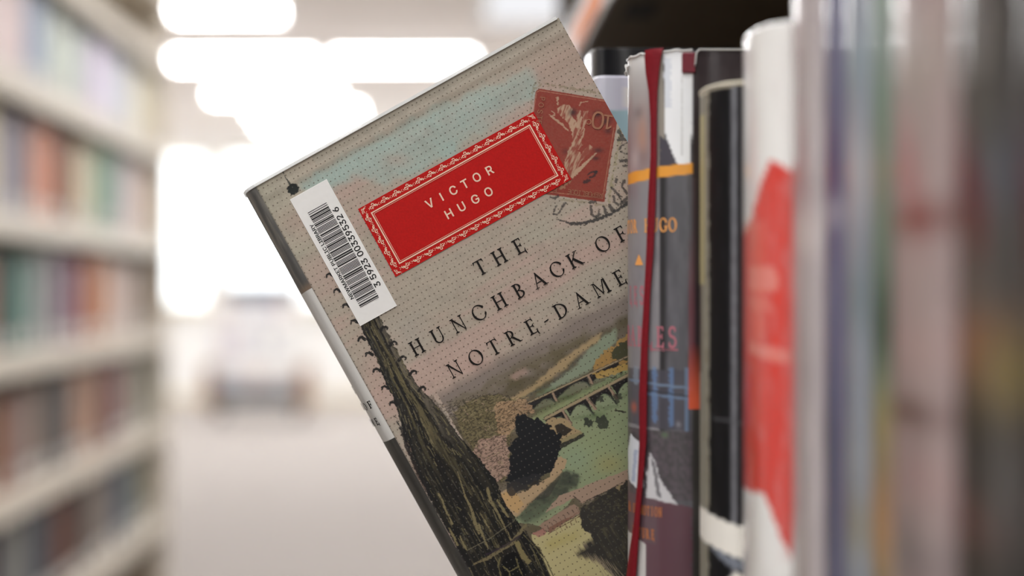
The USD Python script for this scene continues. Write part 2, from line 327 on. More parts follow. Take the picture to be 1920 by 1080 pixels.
    P.poly([(1094, 782), (1113, 790), (1110, 801), (1096, 797)], (38, 42, 38), .9, 3, 4, 38); P.poly([(1118, 740), (1132, 742), (1130, 754), (1119, 752)], (46, 46, 42), .85, 2.5, 4, 39)
    P.line([(1154, 769), (1173, 773)], 3, (46, 38, 34), .9, .8)
    # town: rows of little houses
    k = P.poly([(848, 770), (905, 740), (950, 742), (985, 752), (975, 780), (965, 800), (955, 830), (955, 880), (940, 905), (905, 870), (870, 820)], (118, 107, 72), .85, 4, 14, 41)
    P.poly([(930, 755), (985, 745), (1000, 770), (965, 800), (940, 830), (930, 800)], (176, 142, 106), .8, 4, 9, 42)
    P.poly([(880, 850), (905, 822), (950, 815), (958, 880), (948, 895), (930, 905), (912, 885)], (172, 140, 122), .9, 4, 9, 43)
    tp = [(815, 760), (905, 738), (985, 745), (1000, 770), (960, 800), (956, 880), (942, 912), (905, 872), (865, 815)]; town_p = Polygon(tp)
    town = P.poly(tp, None, 1, 4, 12, 44)
    hu, hv = U[town], V[town]; cellw = np.floor(hu / 7.5 + 2.2 * fb(hu, hv, 30, 30, 5)), np.floor(hv / 6.0 + 2 * fb(hu, hv, 24, 24, 8))
    tone = meshkit.noise(np.stack([cellw[0] * 1.7, cellw[1] * 2.3, 0 * hu], -1), 12)
    ink = (fb(hu, hv, 3.2, 2.4, 13, 2) > .62) | ((np.abs(hv / 6.0 + 2 * fb(hu, hv, 24, 24, 8) - cellw[1] - .1) < .13) & (fb(hu, hv, 9, 5, 14) > .48))
    P.c[town] *= (.8 + .4 * tone)[:, None]
    P.c[town[ink]] = P.c[town[ink]] * .45 + lin((58, 52, 40)) * .3
    rs = np.random.default_rng(8)
    for i in range(430):
        x, y = rs.uniform(815, 1000), rs.uniform(738, 915)
        if not shapely.contains_xy(town_p, x, y): continue
        L = rs.uniform(2.5, 7); an = (-.507 if rs.random() < .6 else 1.06) + rs.normal(0, .22); dx, dy = L * math.cos(an), L * math.sin(an)
        P.line([(x, y), (x + dx, y + dy)], rs.uniform(.8, 1.8), ((44, 40, 32), (52, 48, 36), (150, 138, 100), (168, 142, 116))[rs.integers(4)], .7, .4, .4, int(i))
    # quay and path, slope, near bank
    P.poly([(1026, 788), (1036, 782), (1060, 785), (1075, 800), (1090, 810), (1060, 822), (1030, 838), (1020, 800)], (166, 142, 102), 1, 1.5, 6, 45)
    P.poly([(1040, 798), (1052, 793), (1074, 806), (1058, 818), (1044, 812)], (40, 36, 34), .95, 1, 4, 46)
    P.poly([(1048, 832), (1094, 812), (1096, 818), (1050, 843)], (46, 44, 38), .95, 1, 5, 47); P.poly([(1044, 826), (1090, 808), (1093, 813), (1048, 834)], (148, 132, 92), .9, 1, 5, 47)
    P.poly([(935, 925), (960, 912), (968, 928), (1000, 910), (1030, 895), (1040, 860), (1052, 855), (1062, 862), (1058, 880), (1030, 910), (1008, 930), (985, 955), (968, 970), (955, 958), (945, 945)], (178, 150, 112), 1, 1.6, 6, 48)
    P.poly([(938, 928), (962, 914), (970, 930), (985, 945), (970, 962), (950, 950)], (196, 156, 96), .75, 2.5, 8, 49)
    P.poly([(1060, 882), (1090, 892), (1084, 912), (1042, 940), (1010, 970), (985, 982), (968, 970), (1010, 928)], (58, 62, 54), .95, 3, 9, 50, soft=3, field=lambda x, y: .6 + .6 * fb(x, y, 12, 8, 2))
    P.poly([(965, 972), (1020, 945), (1050, 935), (1030, 965), (1000, 985)], (98, 110, 84), .6, 4, 10, 51, soft=5)
    P.poly([(1050, 928), (1074, 920), (1130, 898), (1182, 878), (1182, 902), (1140, 920), (1090, 944), (1080, 932), (1040, 952), (1022, 962)], (165, 138, 116), 1, 1.6, 7, 52)
    P.line([(1076, 930), (1090, 943), (1140, 920), (1178, 898)], 1.6, (60, 48, 46), .85, .8)
    # the great dark tree
    P.poly([(966, 782), (980, 776), (1005, 784), (1028, 793), (1040, 808), (1054, 816), (1050, 842), (1045, 856), (1040, 878), (1020, 893), (985, 908), (948, 902), (955, 882), (956, 846), (952, 838), (970, 820), (964, 792)], (30, 31, 34), 1, 4, 6, 53)
    P.poly([(945, 905), (985, 893), (1020, 888), (1010, 905), (980, 916), (955, 930)], (44, 44, 46), .9, 4, 9, 54); P.line([(985, 920), (1003, 905), (1020, 903)], (5, 3, 2), (52, 46, 40), .9, 1.5)
    # the long hall beside the tower
    P.poly([(1010, 985), (1075, 945), (1085, 952), (1088, 962), (1030, 1000), (1020, 992)], (152, 124, 104), 1, 1.4, 5, 55); P.poly([(1028, 990), (1082, 962), (1090, 958), (1030, 1000)], (120, 78, 60), .7, 1.5, 6, 56)
    P.poly([(996, 1003), (1030, 998), (1088, 965), (1092, 990), (1115, 1008), (1075, 1036), (1085, 1045), (1120, 1052), (1160, 1090), (1020, 1090), (1010, 1030), (1000, 1018)], (184, 172, 120), 1, 1.6, 6, 57)
    P.poly([(1020, 1015), (1060, 1002), (1092, 990), (1080, 1010), (1030, 1035)], (172, 158, 84), .6, 4, 10, 58, soft=6); P.poly([(998, 1000), (1020, 990), (1025, 1000), (1010, 1008)], (168, 118, 104), .9, 1.5, 5, 59)
    for i in range(6): P.line([(1042 + i * 9, 993 - i * 5.2), (1045 + i * 9, 1000 - i * 5.2)], 1.8, (112, 84, 60), .8, .7)
    P.line([(1028, 1001), (1090, 966)], 1.5, (84, 58, 44), .9, .6)
    for i in range(9): P.line([(1018 + i * 8, 990 - i * 4.6), (1021 + i * 8, 996 - i * 4.6)], 1.2, (84, 68, 58), .7, .6)
    P.poly([(1090, 950), (1150, 915), (1190, 898), (1190, 1090), (1160, 1090), (1130, 1052), (1085, 1040), (1115, 1010), (1092, 988), (1088, 965)], (54, 51, 46), 1, 3, 8, 60)
    k = P.poly([(1092, 945), (1190, 895), (1190, 1090), (1165, 1090), (1120, 1010)], None, 1, 2); P.c[k] += (lin((92, 84, 62)) - P.c[k]) * (np.clip((fb(X[k], Y[k], 4, 3, 15) - .5) * 6, 0, 1) * .6)[:, None]
    for i in range(7): P.line([(1100 + i * 5, 1040 + i), (1122 + i * 6, 1062 + i), (1140 + i * 7, 1095)], 1.3, (150, 134, 108), .7, .8, seed=i)
    P.poly([(1154, 915), (1166, 908), (1160, 922)], (150, 130, 92), .8, 2)
    # the tower with its crockets
    L = np.array([(672, 600), (682, 627), (695, 650), (710, 680), (722, 715), (740, 752), (752, 795), (760, 825), (768, 855), (786, 900), (812, 948), (842, 998), (880, 1075), (900, 1110)], float)
    R = np.array([(710, 592), (732, 635), (757, 680), (780, 720), (807, 747), (832, 777), (855, 810), (880, 840), (905, 867), (930, 902), (950, 950), (980, 992), (1010, 1030), (1035, 1085), (1050, 1110)], float)
    lu, lv = uv(*L.T); ru, rv = uv(*R.T)
    tower = P.poly(list(map(tuple, L)) + list(map(tuple, R[::-1])), (34, 33, 31), 1, 1.6, 5, 61)
    tu, tv = U[tower], V[tower]; s = (tu - np.interp(tv, lv, lu)) / (np.interp(tv, rv, ru) - np.interp(tv, lv, lu)); wide = np.interp(tv, rv, ru) - np.interp(tv, lv, lu)
    st = fb(s * wide, tv, 3.0, 26, 17, 3); st2 = fb(s * wide, tv, 2.0, 9, 18, 2); st3 = fb(s * wide, tv, 12, 60, 19, 2)
    def ink_on(m, rgb, a=1.0):
        m = np.clip(m, 0, 1)[:, None] * a; P.c[tower] += (lin(rgb) - P.c[tower]) * m
    top = np.clip((620 - tv) / 180, 0, 1)
    ink_on(np.exp(-((s - .57) / .13) ** 2) * (.45 + st) * (.35 + .75 * top), (104, 94, 62))
    ink_on(np.exp(-((s - .88) / .14) ** 2) * (.4 + st2) * top, (122, 112, 94))
    ink_on(np.exp(-((s - .2) / .09) ** 2) * (.3 + st2) * (.3 + .7 * top), (98, 90, 64))
    low = .45 + .55 * top; ink_on(((st > .62) & (st3 > .46)) * .7 * low, (96, 89, 58)); ink_on(((st2 > .66) & (st > .46)) * .55 * low, (122, 113, 82)); ink_on(((st < .47) | (st3 < .4)) * .8, (24, 23, 24)); ink_on(np.exp(-((s - .05) / .07) ** 2) * .8, (28, 26, 26)); ink_on(np.exp(-((s - .38) / .07) ** 2) * .75, (28, 26, 26)); ink_on(np.exp(-((s - .73) / .05) ** 2) * .7 * top, (34, 32, 30))
    ink_on((np.abs((s * 3.0 + tv / 70) % 1 - .5) < .06) * top * .55, (26, 24, 22)); ink_on((np.abs((s * 3.0 - tv / 90) % 1 - .5) < .04) * top * .5, (120, 108, 76))
    tb = np.clip((660 - tv) / 120, 0, 1)
    for s0, s1, c, al in ((0, .29, (36, 35, 35), .8), (.29, .37, (100, 92, 62), .6), (.37, .5, (30, 28, 29), .85), (.5, .67, (108, 99, 68), .55), (.67, .78, (34, 31, 31), .8), (.78, .98, (106, 98, 84), .55)):
        e = s + (st3 - .5) * .12; ink_on((np.clip((e - s0) / .02, 0, 1) * np.clip((s1 - e) / .02, 0, 1)) * tb, c, al)
    P.poly([(806, 745), (812, 742), (838, 782), (862, 830), (905, 880), (930, 925), (915, 925), (880, 880), (845, 830), (822, 790)], (50, 47, 38), .8, 2.2, 4, 62, lambda x, y: .3 + .7 * fb(x, y, 4, 4, 5))
    TP = Polygon(list(map(tuple, L)) + list(map(tuple, R[::-1])))
    for i in range(420):
        f, t_ = rs.uniform(.03, .97), rs.uniform(250, 860); a0 = np.interp(t_, lv, lu); b0 = np.interp(t_, rv, ru); u0 = a0 + f * (b0 - a0); Ls = rs.uniform(6, 26); a1 = np.interp(t_ + Ls, lv, lu); b1 = np.interp(t_ + Ls, rv, ru); u1 = a1 + f * (b1 - a1) + rs.normal(0, 1.2)
        P.line([xy(u0, t_), xy(u1, t_ + Ls)], rs.uniform(.7, 2.0), ((20, 19, 20), (24, 23, 24), (106, 98, 64), (128, 118, 84), (88, 84, 70))[rs.integers(5)], .75, .5, .4, int(i))
    # tracery: pale stone ribs, parapet, balustrade and the great arch
    tan = (132, 120, 82)
    for pts, w in (([(858, 885), (872, 930), (884, 955), (892, 985), (898, 1000)], (1.5, 3, 5, 7, 4)), ([(914, 916), (920, 940), (935, 965), (947, 990), (958, 1012)], (5, 6, 4, 3.5, 3.5)), ([(932, 938), (945, 958), (952, 968)], (3, 6, 4)),
                   ([(898, 985), (905, 1005), (915, 1028)], (5, 4, 3)), ([(900, 962), (912, 982), (920, 996)], (1.5, 3, 1.5)), ([(842, 990), (850, 1005), (858, 1022)], (2, 5, 3)), ([(862, 1005), (870, 1022), (876, 1032)], (2, 4, 2)), ([(822, 925), (832, 945), (838, 965)], (3, 4, 2)), ([(838, 960), (848, 982)], (2, 4))):
        P.line(pts, w, tan, .9, 1.0, seed=len(pts))
    P.line([(876, 1032), (918, 1010), (962, 978), (970, 968)], 1.5, (112, 106, 84), .85, .5); P.line([(888, 1058), (912, 1048), (960, 1018), (985, 985)], (2, 6, 8, 5), (120, 108, 76), .95, .9)
    P.line([(912, 1040), (950, 1022), (975, 1005)], 4, (48, 38, 50), .8, 1)
    for i in range(15):
        t = i / 14; x, y = 920 + 50 * t, 1012 - 36 * t; P.line([(x, y), (x + 5, y + 14)], 1.7, (18, 17, 18), .9, .4)
    P.poly([(944, 1075), (940, 1058), (948, 1040), (962, 1034), (975, 1042), (984, 1060), (990, 1090), (950, 1090)], (16, 16, 17), 1, 1, 4, 63)
    for pts in ([(938, 1045), (934, 1060), (942, 1090)], [(944, 1062), (955, 1072), (972, 1062), (968, 1048)], [(955, 1072), (958, 1090)], [(972, 1062), (980, 1080)]): P.line(pts, 2.6, (110, 102, 66), .95, .8)
    P.poly([(965, 1018), (972, 1012), (985, 1040), (996, 1052), (990, 1058), (975, 1045)], (130, 118, 76), .95, 1.5, 4, 64)
    for i in range(5): P.line([(990 + i * 4, 1020 + i * 1.5), (1004 + i * 5, 1050), (1018 + i * 6, 1090)], 1.8, (104, 98, 66) if i % 2 else (24, 23, 24), .9, .6)
    P.line([(985, 995), (992, 1012), (1012, 1030), (1018, 1045)], 3, (44, 40, 34), .8, 1.3)
    # narrow strip of sky along the hinge, then the buttresses' edge
    P.poly([(756, 825), (764, 828), (786, 885), (800, 925), (812, 960), (800, 945), (776, 890)], (140, 116, 100), .55, 3, 5, 65, lambda x, y: .3 + .9 * fb(x, y, 5, 5, 7))
    P.poly([(742, 782), (752, 800), (770, 845), (792, 890), (815, 935), (810, 938), (785, 895), (764, 850)], (32, 30, 30), .9, 2.2, 4, 66)
    for i in range(14):
        x, y = 742 + i * 5.3, 783 + i * 11.2; P.line([(x, y), (x - 4, y - 3)], 2, (34, 32, 32), .85, .8)
    hook = [(0, 0), (4, -6), (9, -8), (13, -5), (12, -2)]
    for x, y in ((714, 620), (731, 648), (748, 676), (768, 703), (785, 733)): P.line([(x + a, y + b) for a, b in hook], (6, 5, 4.2, 3.6, 3), (36, 33, 32), 1, .6)
    for x, y in ((624, 517), (638, 546), (655, 574), (670, 604), (684, 636), (698, 665), (712, 695), (728, 728), (743, 757)): P.line([(x, y), (x - 6, y - 4), (x - 11, y - 2), (x - 12, y + 3)], (6, 5, 4.2, 3), (36, 33, 32), 1, .6)
    # the finial that pokes up over the label
    P.line([(530, 321), (536, 334), (544, 346)], (1.2, 2, 3.5), (58, 62, 56), .95, .5)
    P.poly([(538, 352), (545, 345), (556, 345), (562, 353), (558, 362), (548, 366), (540, 361)], (40, 44, 42), 1, 1.4, 3, 67)
    # old stamp
    tear = [(1000, 162), (1006, 155), (1025, 158), (1160, 180), (1200, 190), (1148, 392), (1138, 385), (1060, 378), (975, 366), (990, 250)]
    P.line(tear[:5], 3, (138, 126, 96), .6, 2.4); P.line([(1165, 236), (1158, 280), (1149, 330), (1142, 378)], 4, (150, 142, 96), .55, 2.5); P.line([(1142, 386), (1100, 380), (1050, 374)], 3, (140, 128, 96), .5, 2.5)
    P.line([(995, 215), (997, 185), (1001, 166), (1014, 158)], 3, (140, 128, 96), .5, 2.2)
    global stamp
    stamp = [(1004, 172), (1011, 166), (1165, 192), (1156, 236), (1146, 292), (1133, 379), (1080, 372), (975, 358), (990, 260), (1000, 212)]
    P.poly(stamp, (142, 48, 32), 1, .6, 6, 68, lambda x, y: .86 + .16 * fb(x, y, 3, 3, 8))
    P.poly(stamp, (158, 62, 44), .5, .6, 6, 69, lambda x, y: fb(x, y, 22, 14, 9) * .9)
    P.line([(1000, 210), (1006, 173), (1012, 170), (1162, 194)], 1.2, (184, 128, 104), .8, .3); P.line([(1151, 240), (1143, 290), (1130, 372), (1080, 366), (1024, 359)], 1.1, (188, 138, 108), .8, .3)
    cream = (192, 158, 128)
    fold = lambda x, y: np.clip((fb(x * .8 + y * .35, y * .25 - x * .2, 3.2, 5.0, 21, 2) - .36) * 5, .1, 1)
    P.poly([(1045, 203), (1058, 196), (1066, 196), (1074, 206), (1070, 216), (1080, 226), (1084, 240), (1082, 256), (1090, 262), (1092, 272), (1080, 286), (1072, 296), (1066, 292), (1064, 284), (1072, 272), (1074, 262), (1072, 246), (1066, 232), (1056, 222), (1046, 212)], cream, .95, 1.2, 4, 70, fold)
    P.poly([(1081, 206), (1088, 206), (1092, 222), (1086, 256), (1080, 250), (1082, 228)], cream, .9, 1, 4, 71, fold); P.poly([(1094, 208), (1104, 208), (1100, 226), (1090, 250), (1086, 262), (1092, 236)], cream, .85, 1, 4, 72, fold)
    P.line([(1030, 214), (1036, 220), (1052, 232), (1066, 246)], (2, 4, 4, 1.5), cream, .8, 1); P.line([(1034, 208), (1040, 212), (1040, 216), (1032, 218)], 1.8, cream, .8, .6)
    P.line([(1045, 184), (1046, 196)], (5, 3), cream, .85, 1.2); P.line([(1086, 198), (1090, 192), (1102, 190)], (2, 2, 1.5), cream, .8, .6); P.line([(1096, 242), (1092, 256), (1086, 270)], (2.5, 3, 2), cream, .8, .8)
    P.poly([(1064, 290), (1074, 280), (1088, 284), (1092, 300), (1082, 318), (1074, 334), (1066, 332), (1060, 318), (1058, 304)], cream, .9, 1.5, 4, 73, fold)
    P.poly([(1098, 278), (1106, 271), (1112, 276), (1104, 290), (1092, 300), (1088, 292)], cream, .8, 1.4, 4, 74, fold); P.line([(1117, 288), (1098, 306), (1084, 320), (1073, 331)], (3, 5, 7, 6), cream, .95, .8)
    P.line([(1052, 352), (1058, 350), (1062, 344), (1068, 340)], (6, 5, 4, 3), (176, 140, 106), .6, 2)
    soot = (62, 50, 52)
    for x, y, rx, ry, a in ((1074, 211, 8, 7, .85), (1120, 214, 7, 6, .8), (1136, 228, 10, 7, .75), (1122, 282, 9, 5, .7), (1117, 297, 7, 4, .75), (1060, 284, 6, 6, .4), (1140, 246, 7, 5, .6)): P.blob(x, y, rx, ry, soot, a)
    # smudged postmark
    K = (48, 48, 50)
    P.line([(1044, 411), (1056, 415), (1068, 419), (1083, 420), (1099, 417.5), (1121, 410.5), (1143, 402), (1160, 392.5), (1180, 378)], (2, 3, 5, 7, 6.5, 6, 5.5, 6, 7), K, .9, 1.8, .8)
    for pts, w in (([(1038, 400), (1040, 392), (1044, 386)], 3), ([(1038, 401), (1046, 402), (1052, 392), (1060, 380)], (3, 2, 4, 5)), ([(1032, 370), (1042, 372), (1046, 368)], 4), ([(1108, 386), (1110, 402), (1117, 408)], (4, 5, 5)), ([(1122, 392), (1124, 402), (1118, 406)], (3, 5, 5)),
                   ([(1106, 380), (1116, 378)], 5), ([(1132, 388), (1136, 400)], (5, 6)), ([(1143, 386), (1148, 394)], 7), ([(1147, 352), (1158, 364), (1164, 368)], (4, 4, 3)), ([(1150, 368), (1152, 378), (1160, 384)], (5, 5, 4)), ([(1160, 366), (1166, 378)], 3), ([(1155, 342), (1156, 336)], 4),
                   ([(1170, 340), (1166, 350), (1172, 358), (1176, 362)], (6, 5, 5, 6)), ([(1164, 382), (1176, 372)], (6, 8)), ([(1164, 284), (1172, 288), (1178, 288)], 3), ([(1162, 280), (1166, 272), (1176, 268)], 3.5), ([(1164, 302), (1176, 301)], 6), ([(1170, 311), (1178, 311)], 4), ([(1160, 246), (1166, 256)], 7), ([(1158, 262), (1172, 262)], 5),
                   ([(1118, 322), (1114, 330), (1106, 332)], 4), ([(1104, 338), (1096, 342)], 6), ([(1118, 322), (1110, 322), (1102, 328)], 3)):
        P.line(pts, w, K, .8, 1.5, .8, seed=int(pts[0][0]))
    # wear along the hinge and the folds
    P.mix(np.exp(-(U / 2.2) ** 2) * .7, (70, 66, 62)); P.mix(np.clip((fb(U, V, 14, 3, 31) - .66) * 7, 0, 1) * np.exp(-(V / 5) ** 2), (205, 200, 188))
    grey = P.c @ [.25, .6, .15]; P.c += (grey[:, None] - P.c) * .1
    return P.c

def paint_spine_strip(A, V):
    """A: arc in photograph pixels from the crown; bands of the spine."""
    n = fb(A, V, 9, 90, 41, 3); P = Paint(A, V, (66, 65, 63))
    P.mix(np.clip((n - .45) * 5, 0, 1) * .6, (112, 107, 99)); P.mix(np.clip((.42 - n) * 5, 0, 1) * .7, (44, 42, 42)); P.mix((np.abs(V - 208) < 14) * np.exp(-((V - 216) / 9) ** 2) * .5, (110, 88, 68))
    mid = (V > 219) & (V < 539); P.mix(mid, (205, 203, 198)); P.mix(mid * np.clip((n - .5) * 4, 0, 1) * .35, (168, 166, 162))
    low = V >= 539; P.mix(low, (58, 56, 52)); P.mix(low * np.clip((n - .5) * 5, 0, 1) * .5, (82, 79, 72)); P.mix(low * np.clip((.45 - n) * 5, 0, 1) * .6, (38, 37, 35))
    P.mix(np.exp(-(V / 10) ** 2) * .5, (96, 94, 90)); P.c *= np.where(V < 219, 1.9, np.where(V < 539, 1.1, 1.25))[:, None]
    return P.c

# ------------------------------------------------------------------ the room
wall_m = mat('wall_paint', (244, 243, 241), .7, .03, 30)
ceil_m = mat('ceiling_tile', (240, 232, 226), .85, .05, 160, .1)
carpet_m = mat('carpet', (170, 163, 158), .95, .14, 420, .4)
steel_m = mat('cream_steel', (222, 212, 196), .45, .03, 40)
dark_steel_m = mat('brown_steel', (66, 52, 33), .5, .06, 70)
lip_m = mat('grey_lip', (206, 204, 202), .4, .03, 60)
wood_m = mat('birch_wood', (158, 124, 96), .45, .16, 26, stretch=(1, 1, 9))
frame_m = mat('window_frame_paint', (226, 216, 192), .5)
grey_m = mat('dark_grey_metal', (84, 88, 96), .4)
rubber_m = mat('black_rubber', (26, 26, 27), .7)
page_m = mat('page_edges', (226, 216, 196), .85, .12, 900, .3, stretch=(1, 14, 1))
white_m = mat('label_paper', (226, 224, 220), .55, .02, 500)
lamp_m = usdkit.material(stage, '/World/Looks/lamp_diffuser', {'e': ('emission', {'color': (.985, .99, 1.0), 'strength': LAMP})}, surface='e.emission')
dim_m = usdkit.material(stage, '/World/Looks/dim_diffuser', {'e': ('emission', {'color': (.97, .97, 1.0), 'strength': .40})}, surface='e.emission')
glass_m = usdkit.material(stage, '/World/Looks/window_glass', {'f': ('fresnel', {'IOR': 1.5}), 't': ('transparent_bsdf', {'color': (.97, .98, .98)}), 'g': ('glossy_bsdf', {'roughness': .02, 'color': (1, 1, 1)}), 'x': ('mix_closure', {})},
                          [('f.fac', 'x.fac'), ('t.BSDF', 'x.closure1'), ('g.BSDF', 'x.closure2')], surface='x.closure')
CEIL, FAR, X0, X1, Y0 = 2.8, 15.0, -4.6, 3.2, -4.6
obj('floor', bx(X0 - .1, X1 + .1, Y0 - .1, FAR + .1, -.1, 0), carpet_m, kind='structure')
obj('ceiling', bx(X0 - .1, X1 + .1, Y0 - .1, FAR + .1, CEIL, CEIL + .1), ceil_m, kind='structure')
obj('wall_left', bx(X0 - .1, X0, Y0, FAR, 0, CEIL), wall_m, kind='structure'); obj('wall_right', bx(X1, X1 + .1, Y0, FAR, 0, CEIL), wall_m, kind='structure'); obj('wall_back', bx(X0, X1, Y0 - .1, Y0, 0, CEIL), wall_m, kind='structure')
GX0, GX1 = -2.98, -2.5
WX0, WX1, WZ0, WZ1 = -2.36, 2.2, 1.0, 2.62
obj('wall_far', cat([bx(X0, GX0, FAR, FAR + .14, 0, CEIL), bx(GX1, WX0, FAR, FAR + .14, 0, CEIL), bx(GX0, GX1, FAR, FAR + .14, WZ1, CEIL), bx(GX0, GX1, FAR, FAR + .14, 0, WZ0), bx(WX1, X1, FAR, FAR + .14, 0, CEIL), bx(WX0, WX1, FAR, FAR + .14, 0, WZ0), bx(WX0, WX1, FAR, FAR + .14, WZ1, CEIL)]), wall_m, kind='structure')
n_win = 3; ww = (WX1 - WX0) / n_win
for i in range(n_win + 1):
    a, b = (WX0 + i * ww, WX0 + (i + 1) * ww) if i < n_win else (GX0, GX1)
    w = UsdGeom.Xform.Define(stage, f'/World/window_{i + 1}').GetPrim(); tag(w, kind='structure')
    f = .05
    obj('window_frame', cat([bx(a, a + f, FAR + .03, FAR + .1, WZ0, WZ1), bx(b - f, b, FAR + .03, FAR + .1, WZ0, WZ1), bx(a + f, b - f, FAR + .03, FAR + .1, WZ0, WZ0 + f), bx(a + f, b - f, FAR + .03, FAR + .1, WZ1 - f, WZ1), bx((a + b) / 2 - .02, (a + b) / 2 + .02, FAR + .04, FAR + .09, WZ0 + f, WZ1 - f)]), frame_m, w)
    for k in range(2):
        p0 = a + f if k == 0 else (a + b) / 2 + .02; p1 = (a + b) / 2 - .02 if k == 0 else b - f
        obj('pane', bx(p0, p1, FAR + .06, FAR + .066, WZ0 + f, WZ1 - f), glass_m, w)
    obj('window_sill', rbx(a, b, FAR - .1, FAR + .03, WZ0 - .035, WZ0, .004), frame_m, w)
obj('baseboard_far', rbx(X0, X1, FAR - .015, FAR, 0, .1, .003), frame_m, kind='structure')

# surface-mounted ceiling lights, each one a housing, a diffuser and two end caps
lights_in_view = [((-1.51, -.89), 7.9, 'short ceiling light nearest the camera, cut by the top of the picture'), ((-1.84, -.86), 9.6, 'second-row ceiling light nearer the left shelves, end to end with another'), ((-.76, .2), 9.6, 'second-row ceiling light partly behind the leaning book, end to end with another'),
                  ((-1.86, -.83), 11.3, 'ceiling light in the third row back from the nearest'), ((-1.7, -.72), 12.35, 'ceiling light in the fourth row back from the nearest'), ((-1.75, -.75), 13.3, 'ceiling light in the fifth row, second from the far window'), ((-1.75, -.7), 14.3, 'ceiling light closest to the far window')]
def ceiling_light(x0, x1, y, label, w=.24, group=None, dim=False):
    t = thing('ceiling_light', label, 'ceiling light', ((x0 + x1) / 2, y, CEIL), group=group); h = (x1 - x0) / 2
    lm_ = dim_m if dim else lamp_m
    obj('housing', bx(-h, h, -w / 2, w / 2, -.045, -.001), white_m, t)
    prof = Polygon([(-w / 2 + .005, 0)] + [(-(w / 2 - .005) * math.cos(a), -.05 * math.sin(a)) for a in np.linspace(.12, math.pi - .12, 12)] + [(w / 2 - .005, 0)])
    m = trimesh.creation.extrude_polygon(prof, 2 * h - .04, engine='earcut'); v = m.vertices.copy(); m.vertices = np.c_[v[:, 2] - h + .02, v[:, 0], v[:, 1] - .0455]; m.fix_normals()
    obj('diffuser', m, lm_, t)
    for sgn in (-1, 1): obj('end_cap', rbx(*sorted((sgn * (h - .02), sgn * h)), -w / 2, w / 2, -.1, -.045, .003), white_m, t)
for (a, b), y, lab in lights_in_view: ceiling_light(a, b, y, lab)
ceiling_light(.2, .95, 7.75, 'dim wide ceiling panel light beside the front lip of the right shelf', 1.1, dim=True)
for x, y in [(-.4, 5.4), (-.4, 3.6), (-.4, 1.8), (-.4, .3)] + [(-.4, -.5), (-1.1, -1.6), (.3, -1.6), (-.4, -3.2)]:
    ceiling_light(x - .6, x + .6, y, 'white ceiling light over the aisle, out of the picture overhead', group='ceiling lights over the aisle')

for x, y in [(xx, yy) for yy in (6.2, 8.4, 10.6, 12.8, 14.3) for xx in (-3.7, 2.1)]:
    ceiling_light(x - .6, x + .6, y, 'white ceiling light over the next aisle, hidden behind the bookcases', group='ceiling lights over the next aisles')

# ------------------------------------------------------------------ the left bookcase with its rows of books
LX, LY0, LY1 = -.9, 1.9, 4.53
case = thing('bookcase', 'tall cream steel bookcase along the left of the aisle, full of coloured books', 'bookcase', (0, 0, 0))
under = [CAM_Z + .685 - .29 * k for k in range(7)]            # undersides of the shelves
tops = [u - .29 + .05 for u in under]                            # what each row of books stands on
for k, u in enumerate(under):
    obj('shelf', cat([bx(LX - .26, LX, LY0, LY1 - .03, u + .03, u + .05), rbx(LX - .001, LX + .014, LY0, LY1 - .03, u - .004, u + .0498, .004)]), steel_m, case)
obj('canopy', rbx(LX - .3, LX + .03, LY0, LY1, under[0] + .2, under[0] + .36, .006), steel_m, case)
obj('back_panel', bx(LX - .3, LX - .27, LY0, LY1, 0, under[0] + .2), steel_m, case)
obj('end_panel', rbx(LX - .3, LX + .02, LY1 - .03, LY1, 0, under[0] + .2, .004), steel_m, case)
obj('end_panel', rbx(LX - .3, LX + .02, LY0 - .03, LY0, 0, under[0] + .2, .004), steel_m, case)
obj('kickboard', bx(LX - .28, LX - .02, LY0, LY1 - .03, 0, .05), grey_m, case)
